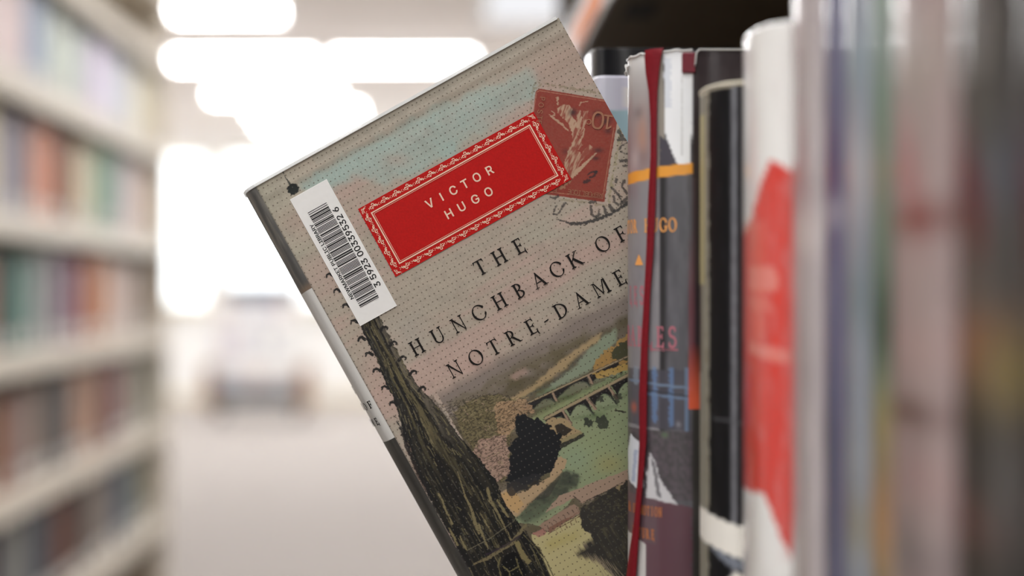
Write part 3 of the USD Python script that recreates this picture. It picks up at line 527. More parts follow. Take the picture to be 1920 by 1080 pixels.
rows = [
  [(-999, 'pale pink', (226, 200, 198)), (58, 'slate blue', (150, 164, 186)), (110, 'pale green', (196, 204, 192)), (160, 'mid grey', (176, 182, 184)), (182, 'lilac', (206, 186, 214)), (200, 'pale lavender', (206, 206, 222)), (235, 'silver grey', (196, 198, 202)), (258, 'cream', (224, 212, 186))],
  [(-999, 'straw yellow', (206, 196, 150)), (20, 'lavender grey', (170, 160, 170)), (50, 'charcoal lilac', (140, 134, 144)), (72, 'peach orange', (226, 150, 112)), (104, 'brick red', (184, 84, 70)), (120, 'brown', (150, 104, 66)), (152, 'cream', (224, 208, 176)), (188, 'sea green', (142, 176, 150)), (222, 'grey', (176, 180, 182)), (246, 'pale rose', (220, 198, 198)), (272, 'beige', (214, 194, 172))],
  [(-999, 'tan', (176, 128, 96)), (14, 'navy', (48, 58, 76)), (34, 'dark green', (74, 112, 86)), (52, 'teal', (108, 156, 142)), (78, 'grey', (168, 172, 170)), (112, 'plum', (140, 92, 122)), (148, 'mauve', (168, 136, 140)), (168, 'orange red', (196, 92, 66)), (186, 'orange', (214, 142, 84)), (214, 'pale pink', (222, 196, 184)), (248, 'off-white', (212, 200, 190)), (272, 'dark tan', (150, 128, 106))],
  [(-999, 'olive', (136, 118, 84)), (14, 'rust orange', (190, 116, 80)), (38, 'dusty rose', (164, 132, 122)), (78, 'stone brown', (146, 124, 108)), (106, 'dark grey', (104, 96, 94)), (150, 'peach', (196, 148, 120)), (198, 'dark maroon', (110, 52, 54)), (216, 'crimson', (150, 70, 80)), (242, 'greige', (178, 164, 148)), (270, 'grey green', (150, 150, 130))],
  [(-999, 'tan orange', (150, 100, 80)), (2, 'indigo', (42, 44, 84)), (24, 'pale grey', (150, 150, 144)), (62, 'slate', (92, 98, 110)), (98, 'black', (58, 50, 56)), (122, 'rust', (124, 66, 46)), (146, 'dark brown', (82, 50, 38)), (170, 'taupe', (148, 134, 124)), (216, 'steel blue', (104, 118, 138)), (258, 'sage', (130, 134, 116)), (290, 'khaki', (160, 146, 116))],
  [(-999, 'grey brown', (116, 106, 96)), (120, 'dark brown', (84, 66, 46)), (230, 'umber', (104, 84, 58)), (290, 'fawn', (140, 122, 96))],
]
ordinal = ['top', 'second', 'third', 'fourth', 'fifth', 'lowest visible']
rng = random.Random(11)
for k, runs in enumerate(rows):
    y = 2.74; z0 = tops[k]
    while y < LY1 - .075:
        t = rng.uniform(.028, .046); px = VX + FPX * LX / (y + t / 2)
        name, col = [(n, c) for s, n, c in runs if s <= px][-1]
        h = rng.uniform(.185, .228); wd = rng.uniform(.15, .2); setback = rng.uniform(.0, .02)
        g_ = sum(col) / 3; cm = mat('row_%s_%d' % (name.replace(' ', '_').replace('-', '_'), k), tuple(min(250, (q + (g_ - q) * .22) * (1.13, 1.1, 1.04, 1, 1, 1)[k]) for q in col), .42, .12, 35)
        b = thing('library_book', f'{name} book on the {ordinal[k]} shelf of the blurred left bookcase', 'book', (LX - .012 - setback, y, z0 + .0006), group=f'{name} books on the {ordinal[k]} left shelf')
        prof = [(-wd, 0), (-.004, 0)] + [(.006 * math.cos(a) - .004, t / 2 + t / 2 * math.sin(a)) for a in np.linspace(-1.57, 1.57, 7)] + [(-.004, t), (-wd, t)]
        ring = LineString(prof).buffer(.0013, cap_style='flat', join_style='mitre')
        m = trimesh.creation.extrude_polygon(Polygon(ring.exterior) if ring.geom_type == 'Polygon' else ring, h, engine='earcut')
        obj('cover', m, cm, b)
        obj('page_block', bx(-wd + .006, -.006, .0025, t - .0025, .004, h - .004), page_m, b)
        if rng.random() < .8:
            lab = [(.0077 * math.cos(a) - .004, t / 2 + (t / 2 + .0017) * math.sin(a)) for a in np.linspace(-1.2, 1.2, 7)]
            obj('spine_label', trimesh.creation.extrude_polygon(LineString(lab).buffer(.0003, cap_style='flat'), .03, engine='earcut').apply_translation((0, 0, .014)), white_m, b)
        y += t + rng.choice((.0008, .0012, .002))

# ------------------------------------------------------------------ the book cart at the far end
CY = 13.0
cart = thing('book_cart', 'wooden library book cart with grey shelves, blurred at the far end of the aisle', 'book cart', ((487 - VX) / FPX * CY, CY, 0))
for sgn in (-1, 1):
    x = sgn * .43
    obj('side_panel', rbx(x - .05, x + .05, -.22, .22, .1, .5, .006), wood_m, cart)
    for q in (-1, 1):
        obj('caster', cat([trimesh.creation.cylinder(.045, .03, sections=20, transform=trimesh.transformations.rotation_matrix(math.pi / 2, [0, 1, 0])).apply_translation((sgn * .36, q * .16, .045)), bx(sgn * .36 - .008, sgn * .36 + .008, q * .16 - .02, q * .16 + .02, .06, .1)]), rubber_m, cart)
    obj('upright', rbx(x - .012, x + .012, .17, .21, .62, 1.2, .003), lip_m, cart)
obj('shelf', rbx(-.415, .415, -.2, .2, .2, .225, .003), grey_m, cart); obj('shelf', rbx(-.415, .415, -.2, .2, .575, .6, .003), lip_m, cart); obj('shelf', rbx(-.418, .418, .0, .2, .9, .92, .003), lip_m, cart)
obj('push_rail', rbx(-.36, .36, .176, .226, 1.06, 1.25, .01), grey_m, cart); obj('apron', rbx(-.415, .415, -.215, -.2, .16, .33, .004), grey_m, cart)
cx0 = (487 - VX) / FPX * CY; rc = random.Random(5)
shades = [('pale lilac', (214, 212, 224)), ('white', (236, 236, 236)), ('pale grey', (206, 206, 214)), ('pale pink', (228, 210, 206))]
for z, n, hh, off in ((.226, 10, .26, -.1), (.601, 10, .24, -.1), (.921, 9, .19, .1)):
    for i in range(n):
        nm, c = shades[rc.randrange(4)]; x = cx0 - .37 + i * .74 / n; t = .74 / n - .004; h = hh * rc.uniform(.85, 1)
        b = thing('cart_book', f'{nm} book standing on the {"lower" if z < .3 else "middle" if z < .7 else "upper"} shelf of the distant book cart', 'book', (x, CY + off - .08, z + .0004), group=f'{nm} books, {"lower" if z < .3 else "middle" if z < .7 else "upper"} cart shelf')
        obj('cover', cat([bx(0, .003, 0, .15, 0, h), bx(t - .003, t, 0, .15, 0, h), bx(.003, t - .003, 0, .003, 0, h)]), mat('cart_' + nm.replace(' ', '_'), c, .5, .05, 40), b)
        obj('page_block', bx(.003, t - .003, .0035, .146, .003, h - .003), page_m, b)

# ------------------------------------------------------------------ the right bookcase
SZ = CAM_Z - .1486                                   # top of the shelf that carries the near books
UZ, UX = CAM_Z + .18, .102                           # underside and front of the shelf above
rc_ = thing('bookcase', 'dark brown steel bookcase close on the right, holding the sharp books', 'bookcase', (0, 0, 0))
obj('shelf', rbx(.012, .34, -.9, 1.75, SZ - .0226, SZ - .0006, .002), dark_steel_m, rc_)
up = obj('shelf', bx(UX + .003, .34, -.9, 1.75, UZ, UZ + .012), dark_steel_m, rc_)
obj('shelf_lip', rbx(UX, UX + .003, -.9, 1.75, UZ, UZ + .04, .0008), lip_m, up, label='light grey front lip of the upper shelf')
obj('shelf_label', rbx(UX - .0015, UX, .93, 1.12, UZ + .004, UZ + .024, .0003), mat('orange_label', (232, 128, 52), .5), up, label='orange label on the shelf lip')
s0 = W3(1162, 38, UZ and .18 * FPX / 505); s1 = W3(1232, 12, .18 * FPX / 525)
obj('bracket_slot', bx(s0[0], s1[0], .90, .945, UZ - .0012, UZ), rubber_m, up, label='black slot in the underside')
obj('back_panel', bx(.34, .352, -.9, 1.75, 0, 2.1), dark_steel_m, rc_)
obj('upright', rbx(.14, .34, 1.75, 1.78, 0, 2.1, .003), dark_steel_m, rc_); obj('upright', rbx(.14, .34, -.93, -.9, 0, 2.1, .003), dark_steel_m, rc_)
for z in (.05, .38, .71): obj('shelf', rbx(.1, .34, -.9, 1.75, z, z + .02, .002), dark_steel_m, rc_)
obj('shelf', rbx(.1, .34, -.9, 1.75, 1.72, 1.74, .002), dark_steel_m, rc_)

ALB, ALB_J = .9, .88
# ------------------------------------------------------------------ the leaning book
H, BW, BT, BULGE = 1005 * PX, 651 * PX, .041, .0062
ox, oy, oz = W3(478, 349, .56); base = np.array([ox, oy, oz]) + H * np.array([ST, 0, -CT])
lean = thing('leaning_book', 'library copy of a Victor Hugo novel, dotted postcard cover, tilted out of the row', 'book', base, roty=-math.degrees(TH))
wr = Wrap(BW, BT, BULGE, power=2.5, board_step=.00025, spine_n=44)
zs = np.r_[np.linspace(0, H - 880 * PX, 14)[:-1], np.arange(H - 880 * PX, H - 1e-7, .00025), H]
(V, F), a, z = wr.sheet(zs, .0006)
u = V[:, 0] / PX; v = (H - V[:, 2]) / PX
onfront = (a >= wr.hinge - 1e-6); col = np.empty((len(V), 3))
col[onfront] = paint_postcard(u[onfront], v[onfront]); col[~onfront] = paint_spine_strip(a[~onfront] / PX, v[~onfront])
# the folded plastic under the top edge makes a soft ridge in the sheet
g = onfront & (np.arange(len(V)) < len(wr.p) * len(zs))
V[g, 1] -= (.00020 * np.exp(-((v[g] - 26) / 9) ** 2) + .00016 * (fb(u[g], v[g], 60, 60, 77) - .5) + .00012 * np.exp(-((v[g] - 70) / 18) ** 2)) * np.clip(v[g] / 6, 0, 1) * np.clip(u[g] / 12, 0, 1)
jn = {'a': ('attribute', {'attribute': 'paint'}), 's': ('attribute', {'attribute': 'sheet'}), 'x': ('separate_xyz', {}), 'bw': ('rgb_to_bw', {}),
      't': ('texture_coordinate', {}), 'n': ('noise_texture', {'scale': 1400.0, 'detail': 2.0}), 'b': ('bump', {'strength': .08, 'distance': .0004}),
      'jt': ('noise_texture', {'scale': .11, 'detail': 1.0}), 'jx': ('separate_xyz', {}),
      'p': ('principled_bsdf', dict(roughness=.42, specular_ior_level=.22, coat_weight=.05, coat_roughness=.25))}
jl = [('s.vector', 'x.vector'), ('t.object', 'n.vector'), ('n.fac', 'b.height'), ('b.normal', 'p.normal'), ('a.color', 'bw.color'), ('s.vector', 'jt.vector'), ('jt.color', 'jx.vector')]
def M(name, op, *ins, **const):
    jn[name] = ('math', {'math_type': op, **const})
    for i, src in enumerate(ins): jl.append((src, f'{name}.value{i + 1}'))
for ax, pitch, ph, j in (('x', 9.67, 12.1, 'jx.x'), ('y', 12.65, 10.4, 'jx.y')):
    M('o' + ax, 'subtract', 'x.' + ax, value2=ph - pitch * .5 + .9)
    jn['k' + ax] = ('math', {'math_type': 'multiply_add', 'value2': 1.8}); jl += [(j, f'k{ax}.value1'), ('o' + ax + '.value', f'k{ax}.value3')]
    M('d' + ax, 'divide', f'k{ax}.value', value2=pitch); M('f' + ax, 'floor', f'd{ax}.value'); M('r' + ax, 'subtract', f'd{ax}.value', f'f{ax}.value')
    jn['c' + ax] = ('math', {'math_type': 'subtract', 'value2': .5}); jl.append((f'r{ax}.value', f'c{ax}.value1'))
    M('q' + ax, 'multiply', f'c{ax}.value', value2=pitch); M('s2' + ax, 'multiply', f'q{ax}.value', f'q{ax}.value')
M('rr', 'add', 's2x.value', 's2y.value'); M('rt', 'sqrt', 'rr.value')
jn['mk'] = ('map_range', {'from_min': .8, 'from_max': 1.7, 'to_min': .74, 'to_max': 0.0, 'clamp': True}); jl.append(('rt.value', 'mk.value'))
M('ms', 'multiply', 'mk.result', 'x.z')
jn['tone'] = ('rgb_ramp', {'ramp': [(0.0, (.085, .08, .07)), (.05, (.08, .075, .065)), (.10, (.06, .045, .03)), (1.0, (.07, .05, .034))]}); jl.append(('bw.val', 'tone.fac'))
jn['mx'] = ('mix_color', {'blend_type': 'mix'}); jl += [('ms.value', 'mx.fac'), ('a.color', 'mx.a'), ('tone.color', 'mx.b'), ('mx.result', 'p.base_color')]
jacket_m = usdkit.material(stage, '/World/Looks/dotted_jacket', jn, jl, surface='p.BSDF')
jk = obj('dust_jacket', (V, F), jacket_m, lean, smooth=True, color=np.clip(col * ALB_J, 0, .95), vec=np.c_[u, v, onfront * (1 - .85 * shapely.contains_xy(Polygon(stamp), *xy(u, v)))], label='dotted postcard dust jacket with a dark spine')
obj('front_board', rbx(.0005, BW - .0004, .0008, .0034, .0006, H - .0006, .0006), mat('black_cloth', (38, 36, 36), .8), lean)
obj('back_board', rbx(.0005, BW - .0004, BT - .0034, BT - .0008, .0006, H - .0006, .0006), mat('black_cloth', (38, 36, 36), .8), lean)
obj('page_block', bx(.001, BW - .004, .0036, BT - .0036, .003, H - .003), page_m, lean)
film = usdkit.material(stage, '/World/Looks/clear_film', {'t': ('transparent_bsdf', {'color': (.96, .96, .95)}), 'p': ('principled_bsdf', dict(base_color=(.85, .85, .83), roughness=.25, coat_weight=.3)), 'x': ('mix_closure', {'fac': .8})}, [('t.BSDF', 'x.closure1'), ('p.BSDF', 'x.closure2')], surface='x.closure')
pl = [wr.at(np.array([aa]), .0002)[0] for aa in np.linspace(wr.hinge + BW - .001, wr.hinge * .2, 60)]
def strip(pts, z0, z1, t=.00025):
    line = LineString(pts).buffer(t, cap_style='flat'); m = trimesh.creation.extrude_polygon(Polygon(line.exterior), z1 - z0, engine='earcut'); m.apply_translation((0, 0, z0)); return m
obj('plastic_sleeve_edge', strip(pl, H - .0004, H + .0008, .00045), film, lean, label='clear plastic sleeve edge along the top of the cover')
ink_m = mat('black_ink', (24, 20, 18), .6, spec=.2); cream_ink = mat('cream_ink', (224, 192, 168), .45); bar_m = mat('barcode_ink', (22, 20, 20), .5)
red_m = mat('red_plate', (176, 14, 10), .45, .12, 1500, .05, spec=.2)
def on_cover(shape, lift, th=.00006):
    """A flat shape drawn in (u, -v), photograph pixels, as a thin layer of print on the front."""
    m = flat(shape, 1.0); w = m.vertices; return (np.c_[w[:, 0] * PX, -lift - w[:, 2] * th, H + w[:, 1] * PX], m.faces[:, ::-1])
def sans_on(m, cx, cy, ang, lift, h, th=.00006):
    """A lettering mesh centred at (u, v), turned by ang degrees clockwise on the page."""
    m = m.copy(); b = m.bounds; m.apply_translation((-(b[0, 0] + b[1, 0]) / 2, -h / 2, 0)); c, s = math.cos(math.radians(ang)), math.sin(math.radians(ang))
    x, y = m.vertices[:, 0], m.vertices[:, 1]; X, Y = x * c + y * s, -x * s + y * c
    return trimesh.Trimesh(np.c_[(cx + X) * PX, -lift - m.vertices[:, 2] * th, H + (Y - cy) * PX], m.faces[:, ::-1], process=False)
LIFT = .00022
title = [('T', 295.4, 352.6), ('H', 336, 352.6), ('E', 377.7, 352.6)] + [(c, x, 425.5) for c, x in zip('HUNCHBACKOF', (119, 163.4, 208, 252, 296, 337, 380, 419, 458, 517, 556))] + [(c, x, 496) for c, x in zip('NOTRE-DAME', (161, 206, 245, 286, 324.7, 354.9, 388, 431, 474.7, 514))]
for word, q in (('title_word', title[:3]), ('title_word', title[3:12]), ('title_word', title[12:14]), ('title_word', title[14:])):
    obj(word, on_cover(shapely.union_all([serif(c, x, -y, 28.4).buffer(.14) for c, x, y in q]), LIFT), ink_m, lean)
R0, R1, Q0, Q1 = 148, 524.5, 131.5, 277
plate = obj('title_plate', on_cover(sbox(R0, -Q1, R1, -Q0), LIFT - .00002), red_m, lean, label='red author plate with a lacy cream border')
def frame(i, w): return sbox(R0 + i, -Q1 + i, R1 - i, -Q0 - i).difference(sbox(R0 + i + w, -Q1 + i + w, R1 - i - w, -Q0 - i - w))
orn = []
def motif():
    r = lambda x, y, rx, ry, w=1.15, an=0: affinity.translate(affinity.rotate(affinity.scale(Point(0, 0).buffer(1, 8), rx, ry).difference(affinity.scale(Point(0, 0).buffer(1, 8), rx - w, ry - w)), an), x, y)
    dot = lambda x, y, q: Point(x, y).buffer(q, 6)
    curl = lambda pts, w: LineString(pts).buffer(w / 2)
    return shapely.union_all([r(.5, 3.6, 2.5, 2.5, 1.0), dot(-1.6, 5.0, .9), dot(2.6, 5.0, .9), dot(.5, 6.2, .9), r(-4.2, -.6, 3.0, 2.3, 1.0, 25), curl([(-6.8, .8), (-5.4, 2.4), (-3.2, 2.0)], 1.0), curl([(-1.4, -2.8), (.6, -.6), (.6, 1.4)], 1.0), r(5.0, .6, 3.1, 2.1, 1.2, -10), dot(4.4, .4, 1.1), curl([(7.8, .6), (8.8, -1.4), (7.4, -2.6)], 1.0), dot(10.6, -.6, .8), dot(12.4, -2.2, .7), dot(12.6, 1.4, .7), curl([(-9.4, -2.4), (-8.2, -.6), (-9.2, .8)], .9), dot(-2.2, -3.6, .8)])
mo = motif()
nx, ny = 14, 5
for i in range(nx):
    x = R0 + 15 + (R1 - R0 - 30) * (i + .5) / nx; orn += [affinity.translate(mo, x, -Q0 - 9.5), affinity.translate(affinity.rotate(mo, 180, origin=(0, 0)), x, -Q1 + 9.5)]
for i in range(ny):
    y = -Q0 - 13 - (Q1 - Q0 - 26) * (i + .5) / ny; orn += [affinity.translate(affinity.rotate(mo, 90, origin=(0, 0)), R0 + 9.5, y), affinity.translate(affinity.rotate(mo, -90, origin=(0, 0)), R1 - 9.5, y)]
for sx, cx in ((1, R0 + 7.5), (-1, R1 - 7.5)):
    for sy, cy in ((-1, -Q0 - 7.5), (1, -Q1 + 7.5)): orn.append(affinity.translate(affinity.scale(affinity.rotate(mo, 45, origin=(0, 0)), .7 * sx, -.7 * sy, origin=(0, 0)), cx, cy))
obj('plate_border', on_cover(shapely.union_all(orn + [frame(17.5, 2.4), frame(21.6, .7)]), LIFT + .00005), cream_ink, plate)
letters = [(sans_on(sans(c, 16, True), x, y, 0, LIFT + .00005, 16) if c != 'I' else sans_on(flat(sbox(0, 0, 3.1, 16), 1.0), x, y, 0, LIFT + .00005, 16)) for t, y, xs in (('VICTOR', 187.5, (271, 296, 321, 346, 371.5, 399)), ('HUGO', 222, (293, 320, 349, 377.5))) for c, x in zip(t, xs)]
obj('author_lettering', cat(letters), cream_ink, plate)
# stamp lettering
sl, rl, vl = [], [], []
P2 = lambda x, y: tuple(map(float, uv(x, y)))
for c, x, y in (('P', 1017, 185.5), ('O', 1014.5, 197), ('S', 1012.6, 209.6), ('T', 1011.8, 220.5), ('E', 1010.6, 229.5)): sl.append(sans_on(sans(c, 9.6), *P2(x, y), 97 + 29, LIFT, 9.6))
for i, c in enumerate('REPUBLIQUE'): rl.append(sans_on(sans(c, 8.4), *P2(1126 - i * 6.55, 366 - i * .75), 188 + 29, LIFT, 8.4))
rl.append(sans_on(sans('F', 8), *P2(1041, 357), 188 + 29, LIFT, 8)); vl.append(sans_on(sans('c', 14), *P2(1104, 229), 188 + 29, LIFT, 11)); vl.append(sans_on(sans('0', 33), *P2(1121, 226), 188 + 29, LIFT, 33)); vl.append(sans_on(sans('1', 27), *P2(1139.5, 229), 188 + 29, LIFT, 27))
for nm, q in (('stamp_word', sl), ('stamp_word', rl), ('stamp_value', vl)): obj(nm, cat(q), mat('faded_cream_ink', (152, 106, 82), .6, spec=.2), lean)
# barcode label: real bars, number and the library's name
B0, B1, C0, C1 = 45, 124, 54, 325.5
bl = obj('barcode_label', (lambda m: (m.vertices, m.faces))(rbx(B0 * PX, B1 * PX, -LIFT - .00014, -LIFT + .00016, H - C1 * PX, H - C0 * PX, .00004)), white_m, lean, label='white barcode sticker near the spine')
code = {'0': '0000011', '1': '0000110', '2': '0001001', '3': '1100000', '4': '0010010', '5': '1000010', '6': '0100001', '7': '0100100', '8': '0110000', '9': '1001000', 'A': '0011010'}
seq = []
for ch in 'A35923003395326A': seq += [2.3 if b == '1' else 1.0 for b in code[ch]] + [1.0]
seq = seq[:-1]; total = sum(seq); bars = []; p = 295.0; sc = (295.0 - 92.0) / total
for i, wd in enumerate(seq):
    if i % 2 == 0: bars.append(sbox(62.3, -p, 102.3, -(p - wd * sc * 1.02)))
    p -= wd * sc
obj('bars', on_cover(shapely.MultiPolygon(bars), LIFT + .00016), bar_m, bl)
def run_up(text, cu, v0, v1, h, bold):
    m = sans(text, h, bold); L = m.bounds[1, 0] - m.bounds[0, 0]; m.vertices[:, 0] *= abs(v0 - v1) / L; return sans_on(m, cu, (v0 + v1) / 2, -90, LIFT + .00016, h)
obj('library_lettering', run_up('NEWMARKET PUBLIC LIBRARY', 57.5, 274, 114, 6.6, True), bar_m, bl); obj('number_lettering', run_up('3 5923 00339532 6', 111, 277, 108, 11.5, True), bar_m, bl)
# title on the spine
def spine_line(text, ac, z, h, adv, squash=1.0):
    return shapely.union_all([serif(c, ac + (i - (len(text) - 1) / 2) * adv, z, h, squash).buffer(.00006) for i, c in enumerate(text) if c != ' '])
half = wr.hinge
obj('spine_lettering', wr.wrap(shapely.union_all([spine_line('THE', 0, H - 434 * PX, .0032, .0030, .8), spine_line('HUNCHBACK OF', .0004, H - 470 * PX, .0030, half * 2 * .96 / 12, .85), spine_line('NOTRE-DAME', .0, H - 504 * PX, .0030, half * 2 * .94 / 10, .85)]), .0004, .0008), ink_m, lean)

# ------------------------------------------------------------------ the row of standing books
def stand(name, label, x_crown, d0, d1, ztop, paint, look, bulge=.004, power=2.6, width=.15, zres=.0012, step=.004, spine_n=32, group=None, zlow=-.112, alb=None, veil=0.0):
    """A book standing on the shelf between the distances d0 and d1; PAINT(a, z) gives its print, z measured from the camera's height."""
    h = ztop + CAM_Z - SZ
    b = thing(name, label, 'book', (x_crown + bulge, d0, SZ), group=group)
    w = Wrap(width, d1 - d0, bulge, power, step, spine_n, groove=.0006)
    lo = zlow + CAM_Z - SZ
    zs = np.r_[np.linspace(0, lo, 6)[:-1], np.arange(lo, h - 1e-6, zres), h]
    (V, F), a, z = w.sheet(zs)
    c = paint(a, z + SZ - CAM_Z, w)
    obj('cover', (V, F), look, b, smooth=True, color=np.clip((c + (c.mean(1, keepdims=True) - c) * veil) * (alb or ALB), 0, .95))
    obj('page_block', bx(.002, width - .004, .0026, d1 - d0 - .0026, .003, h - .004), page_m, b)
    return b, w, h

gloss_m = painted('glossy_plastic_print', .22, coat=.6, bump=.05, gscale=120)
satin_m = painted('satin_print', .35, coat=.25, bump=.05, gscale=400)
matt_m = painted('matt_print', .5, coat=0, spec=.18, bump=.05, gscale=400)
film_w = mat('worn_film_edge', (196, 194, 190), .3, coat=.4)

# a thick novel with a marker ribbon
LQ, LDN, LDF = .0205, .513, .555
def lm_px(a, w):
    ph = np.clip(a / w.hinge, -1.2, 1) * np.pi / 2
    px = 1178 + 119 * (1 - np.cos(ph)); px = np.where(a < 0, 1178 + a * 2500, px); return np.where(a > w.hinge, 1297 + (a - w.hinge) * FPX / LDN, px)
def paint_lm(a, z, w):
    X = lm_px(a, w); Y = VY - z * FPX / .53; n = fb(X, Y, 12, 40, 51); n2 = fb(X, Y, 5, 7, 52)
    P = Paint(X, Y, (88, 87, 92)); P.mix((n - .4) * 1.2, (120, 118, 124)); P.mix(X < 1231, (142, 139, 142)); P.mix((X < 1231) * (n - .3), (120, 116, 122))
    up = Y < 335
    P.mix(up * (X < 1235), (176, 170, 168)); P.mix(up * (X < 1235) * np.clip((Y - 150) / 130, 0, 1), (150, 136, 138))
    P.mix(up * (X < 1231) * np.exp(-((Y - 95) / 45) ** 2), (236, 234, 232)); P.blob(1199, 262, 11, 50, (182, 138, 120), .85); P.blob(1192, 215, 9, 12, (120, 108, 110), .7); P.blob(1214, 235, 6, 40, (128, 116, 120), .6); P.blob(1196, 300, 16, 18, (118, 104, 110), .5); P.blob(1186, 300, 8, 24, (196, 184, 182), .6)
    P.poly([(1226, 80), (1237, 80), (1240, 330), (1226, 330)], (158, 150, 138), .9)
    P.poly([(1237, 60), (1297, 60), (1290, 316), (1266, 320), (1250, 285), (1240, 256)], (252, 253, 255), 1, .6); P.poly([(1238, 120), (1252, 120), (1252, 210), (1240, 210)], (214, 220, 232), .6, 2)
    P.line([(1272, 110), (1273, 300)], 1.4, (206, 206, 204), .7, .4); P.poly([(1231, 262), (1246, 276), (1266, 320), (1231, 322)], (74, 70, 80), 1, .6)
    P.mix(((X > 1229) & (X < 1247) & (Y > 330)) * np.exp(-((X - 1236) / 8) ** 2) * .95, (30, 27, 29))
    P.poly([(1100, 330), (1178, 324), (1232, 318), (1292, 313), (1292, 333), (1232, 338), (1178, 345), (1100, 350)], (240, 164, 62), 1)
    blue = (104, 138, 184)
    P.poly([(1100, 690), (1290, 690), (1290, 800), (1100, 790)], (74, 72, 82), .85, 2)
    for x, wd, c, y1 in ((1188, 8, (140, 150, 164), 716), (1203, 4, (130, 142, 160), 760), (1221, 9, blue, 782), (1252, 8, blue, 790), (1282, 8, (120, 146, 178), 800), (1196, 3, (120, 130, 150), 780)): P.line([(x, 688), (x, y1)], wd, c, .6, .8)
    P.line([(1180, 712), (1290, 722)], 5, (120, 140, 166), .7); P.line([(1205, 727), (1290, 737)], 3, (46, 50, 60), .8); P.line([(1205, 734), (1290, 742)], 4, (112, 136, 166), .7)
    P.mix((Y > 800) * (Y < 925), (74, 70, 72)); P.mix((Y > 800) * (Y < 925) * (n2 - .3) * 1.4, (104, 92, 100)); P.blob(1240, 808, 6, 5, (92, 118, 84), .8); P.blob(1266, 788, 4, 5, (150, 146, 156), .8)
    P.poly([(1182, 810), (1201, 836), (1202, 905), (1190, 915), (1178, 900), (1174, 850)], (222, 224, 230), .95, 2.5, 8); P.poly([(1186, 840), (1190, 842), (1188, 900), (1182, 902)], (132, 148, 184), .6, 2)
    P.poly([(1210, 842), (1222, 858), (1232, 890), (1264, 934), (1240, 932), (1205, 925)], (212, 210, 212), .95, 2.5, 7); P.poly([(1214, 850), (1222, 862), (1234, 925), (1226, 922)], (80, 76, 82), .8, 2)
    P.blob(1185, 762, 4, 9, (190, 96, 72), .8)
    P.poly([(1100, 915), (1205, 925), (1292, 938), (1292, 1200), (1100, 1200)], (96, 62, 72), .95, 1); P.poly([(1100, 915), (1225, 927), (1225, 1010), (1100, 998)], (104, 86, 92), .6, 1)
    P.poly([(1100, 990), (1178, 998), (1205, 1012), (1205, 1200), (1100, 1200)], (212, 208, 204), 1)
    # near board
    B = X > 1294
    P.mix(B, (50, 41, 43)); P.mix(B * (n - .35), (66, 56, 58)); P.mix((X > 1286) * (X < 1302) * np.clip((Y - 430) / 150, 0, 1) * (Y < 760) * .6, (132, 62, 70))
    P.mix((X > 1284) * (X < 1322) * (Y < 760) * np.clip((Y - 640) / 110, 0, 1), (222, 96, 62)); P.mix(B * (Y > 762), (58, 55, 52)); P.mix(np.exp(-((X - 1297) / 4) ** 2) * (Y > 340) * (Y < 640) * .5, (90, 70, 76))
    return P.c
lm, lw, lh = stand('thick_novel', 'thick worn novel with a maroon marker ribbon hanging down its orange-banded spine', .0687, LDN, LDF, .0856, paint_lm, satin_m, bulge=.020, power=2.0, zres=.0005, step=.001, spine_n=96)
def lm_a(px): return lw.hinge * math.acos(max(-1, 1 - (px - 1178) / 119)) / (math.pi / 2)
def lm_z(py): return (VY - py) * .53 / FPX + CAM_Z - SZ
rp = [(1219, 96, 30, -.0035), (1222, 90, 31, .0006), (1224, 100, 31, .0014), (1221, 118, 28, .0013), (1220, 145, 23, .0012), (1221, 180, 15, .0012), (1222, 230, 11, .0012), (1222, 300, 10.5, .0012), (1219, 380, 13, .0012), (1216, 470, 12, .0013), (1211, 560, 10, .0014), (1207, 650, 11, .0015), (1205, 740, 12.5, .0016), (1205, 820, 11, .0016), (1200, 900, 8.5, .0016), (1195, 970, 8.5, .0016), (1190, 1030, 12, .0016), (1186, 1085, 13, .0016), (1184, 1120, 12, .0016)]
vr = []
for px, py, wd, off in rp:
    for k in (-1, -.3, .3, 1):
        aa = lm_a(px + k * wd / 2); q = lw.at(np.array([aa]), off + .0004 * (1 - k * k))[0]; vr.append((q[0], q[1], min(lm_z(py), lh + .0012)))
vr = np.array(vr); nq = len(rp)
fq = [(i * 4 + j, i * 4 + j + 1, (i + 1) * 4 + j + 1, (i + 1) * 4 + j) for i in range(nq - 1) for j in range(3)]
vb = vr.copy(); vb[:, :2] -= np.array([lw.at(np.array([lm_a(rp[i // 4][0])]), 1.0)[0] - lw.at(np.array([lm_a(rp[i // 4][0])]), 0.0)[0] for i in range(len(vr))]) * .00025
fq2 = [tuple(x + len(vr) for x in q[::-1]) for q in fq]
obj('ribbon_bookmark', (np.vstack([vr, vb]), np.array(fq + fq2)), mat('maroon_ribbon', (116, 12, 25), .6, .1, 800, .2, spec=.25), lm, smooth=True)
pk_m, or_m = mat('pink_ink', (176, 104, 116), .5), mat('orange_ink', (232, 160, 84), .5)
def lm_text(text, a0, adv, py, h, sq): return shapely.union_all([serif(c, a0 + i * adv, lm_z(py), h, sq).buffer(.00012) for i, c in enumerate(text) if c != ' '])
obj('author_lettering', lw.wrap(lm_text('VICTOR HUGO', -.0085, .0034, 437, .0048, .62), .0001), or_m, lm)
obj('title_lettering', lw.wrap(shapely.union_all([lm_text('LES', .0046, .0040, 570, .0066, .55), lm_text('MISERABLES', -.0168, .0047, 648, .0074, .62), lm_text('-', .0050, .004, 637, .004, .6), sbox(.0165, lm_z(654), .0275, lm_z(651))]), .0001), pk_m, lm)
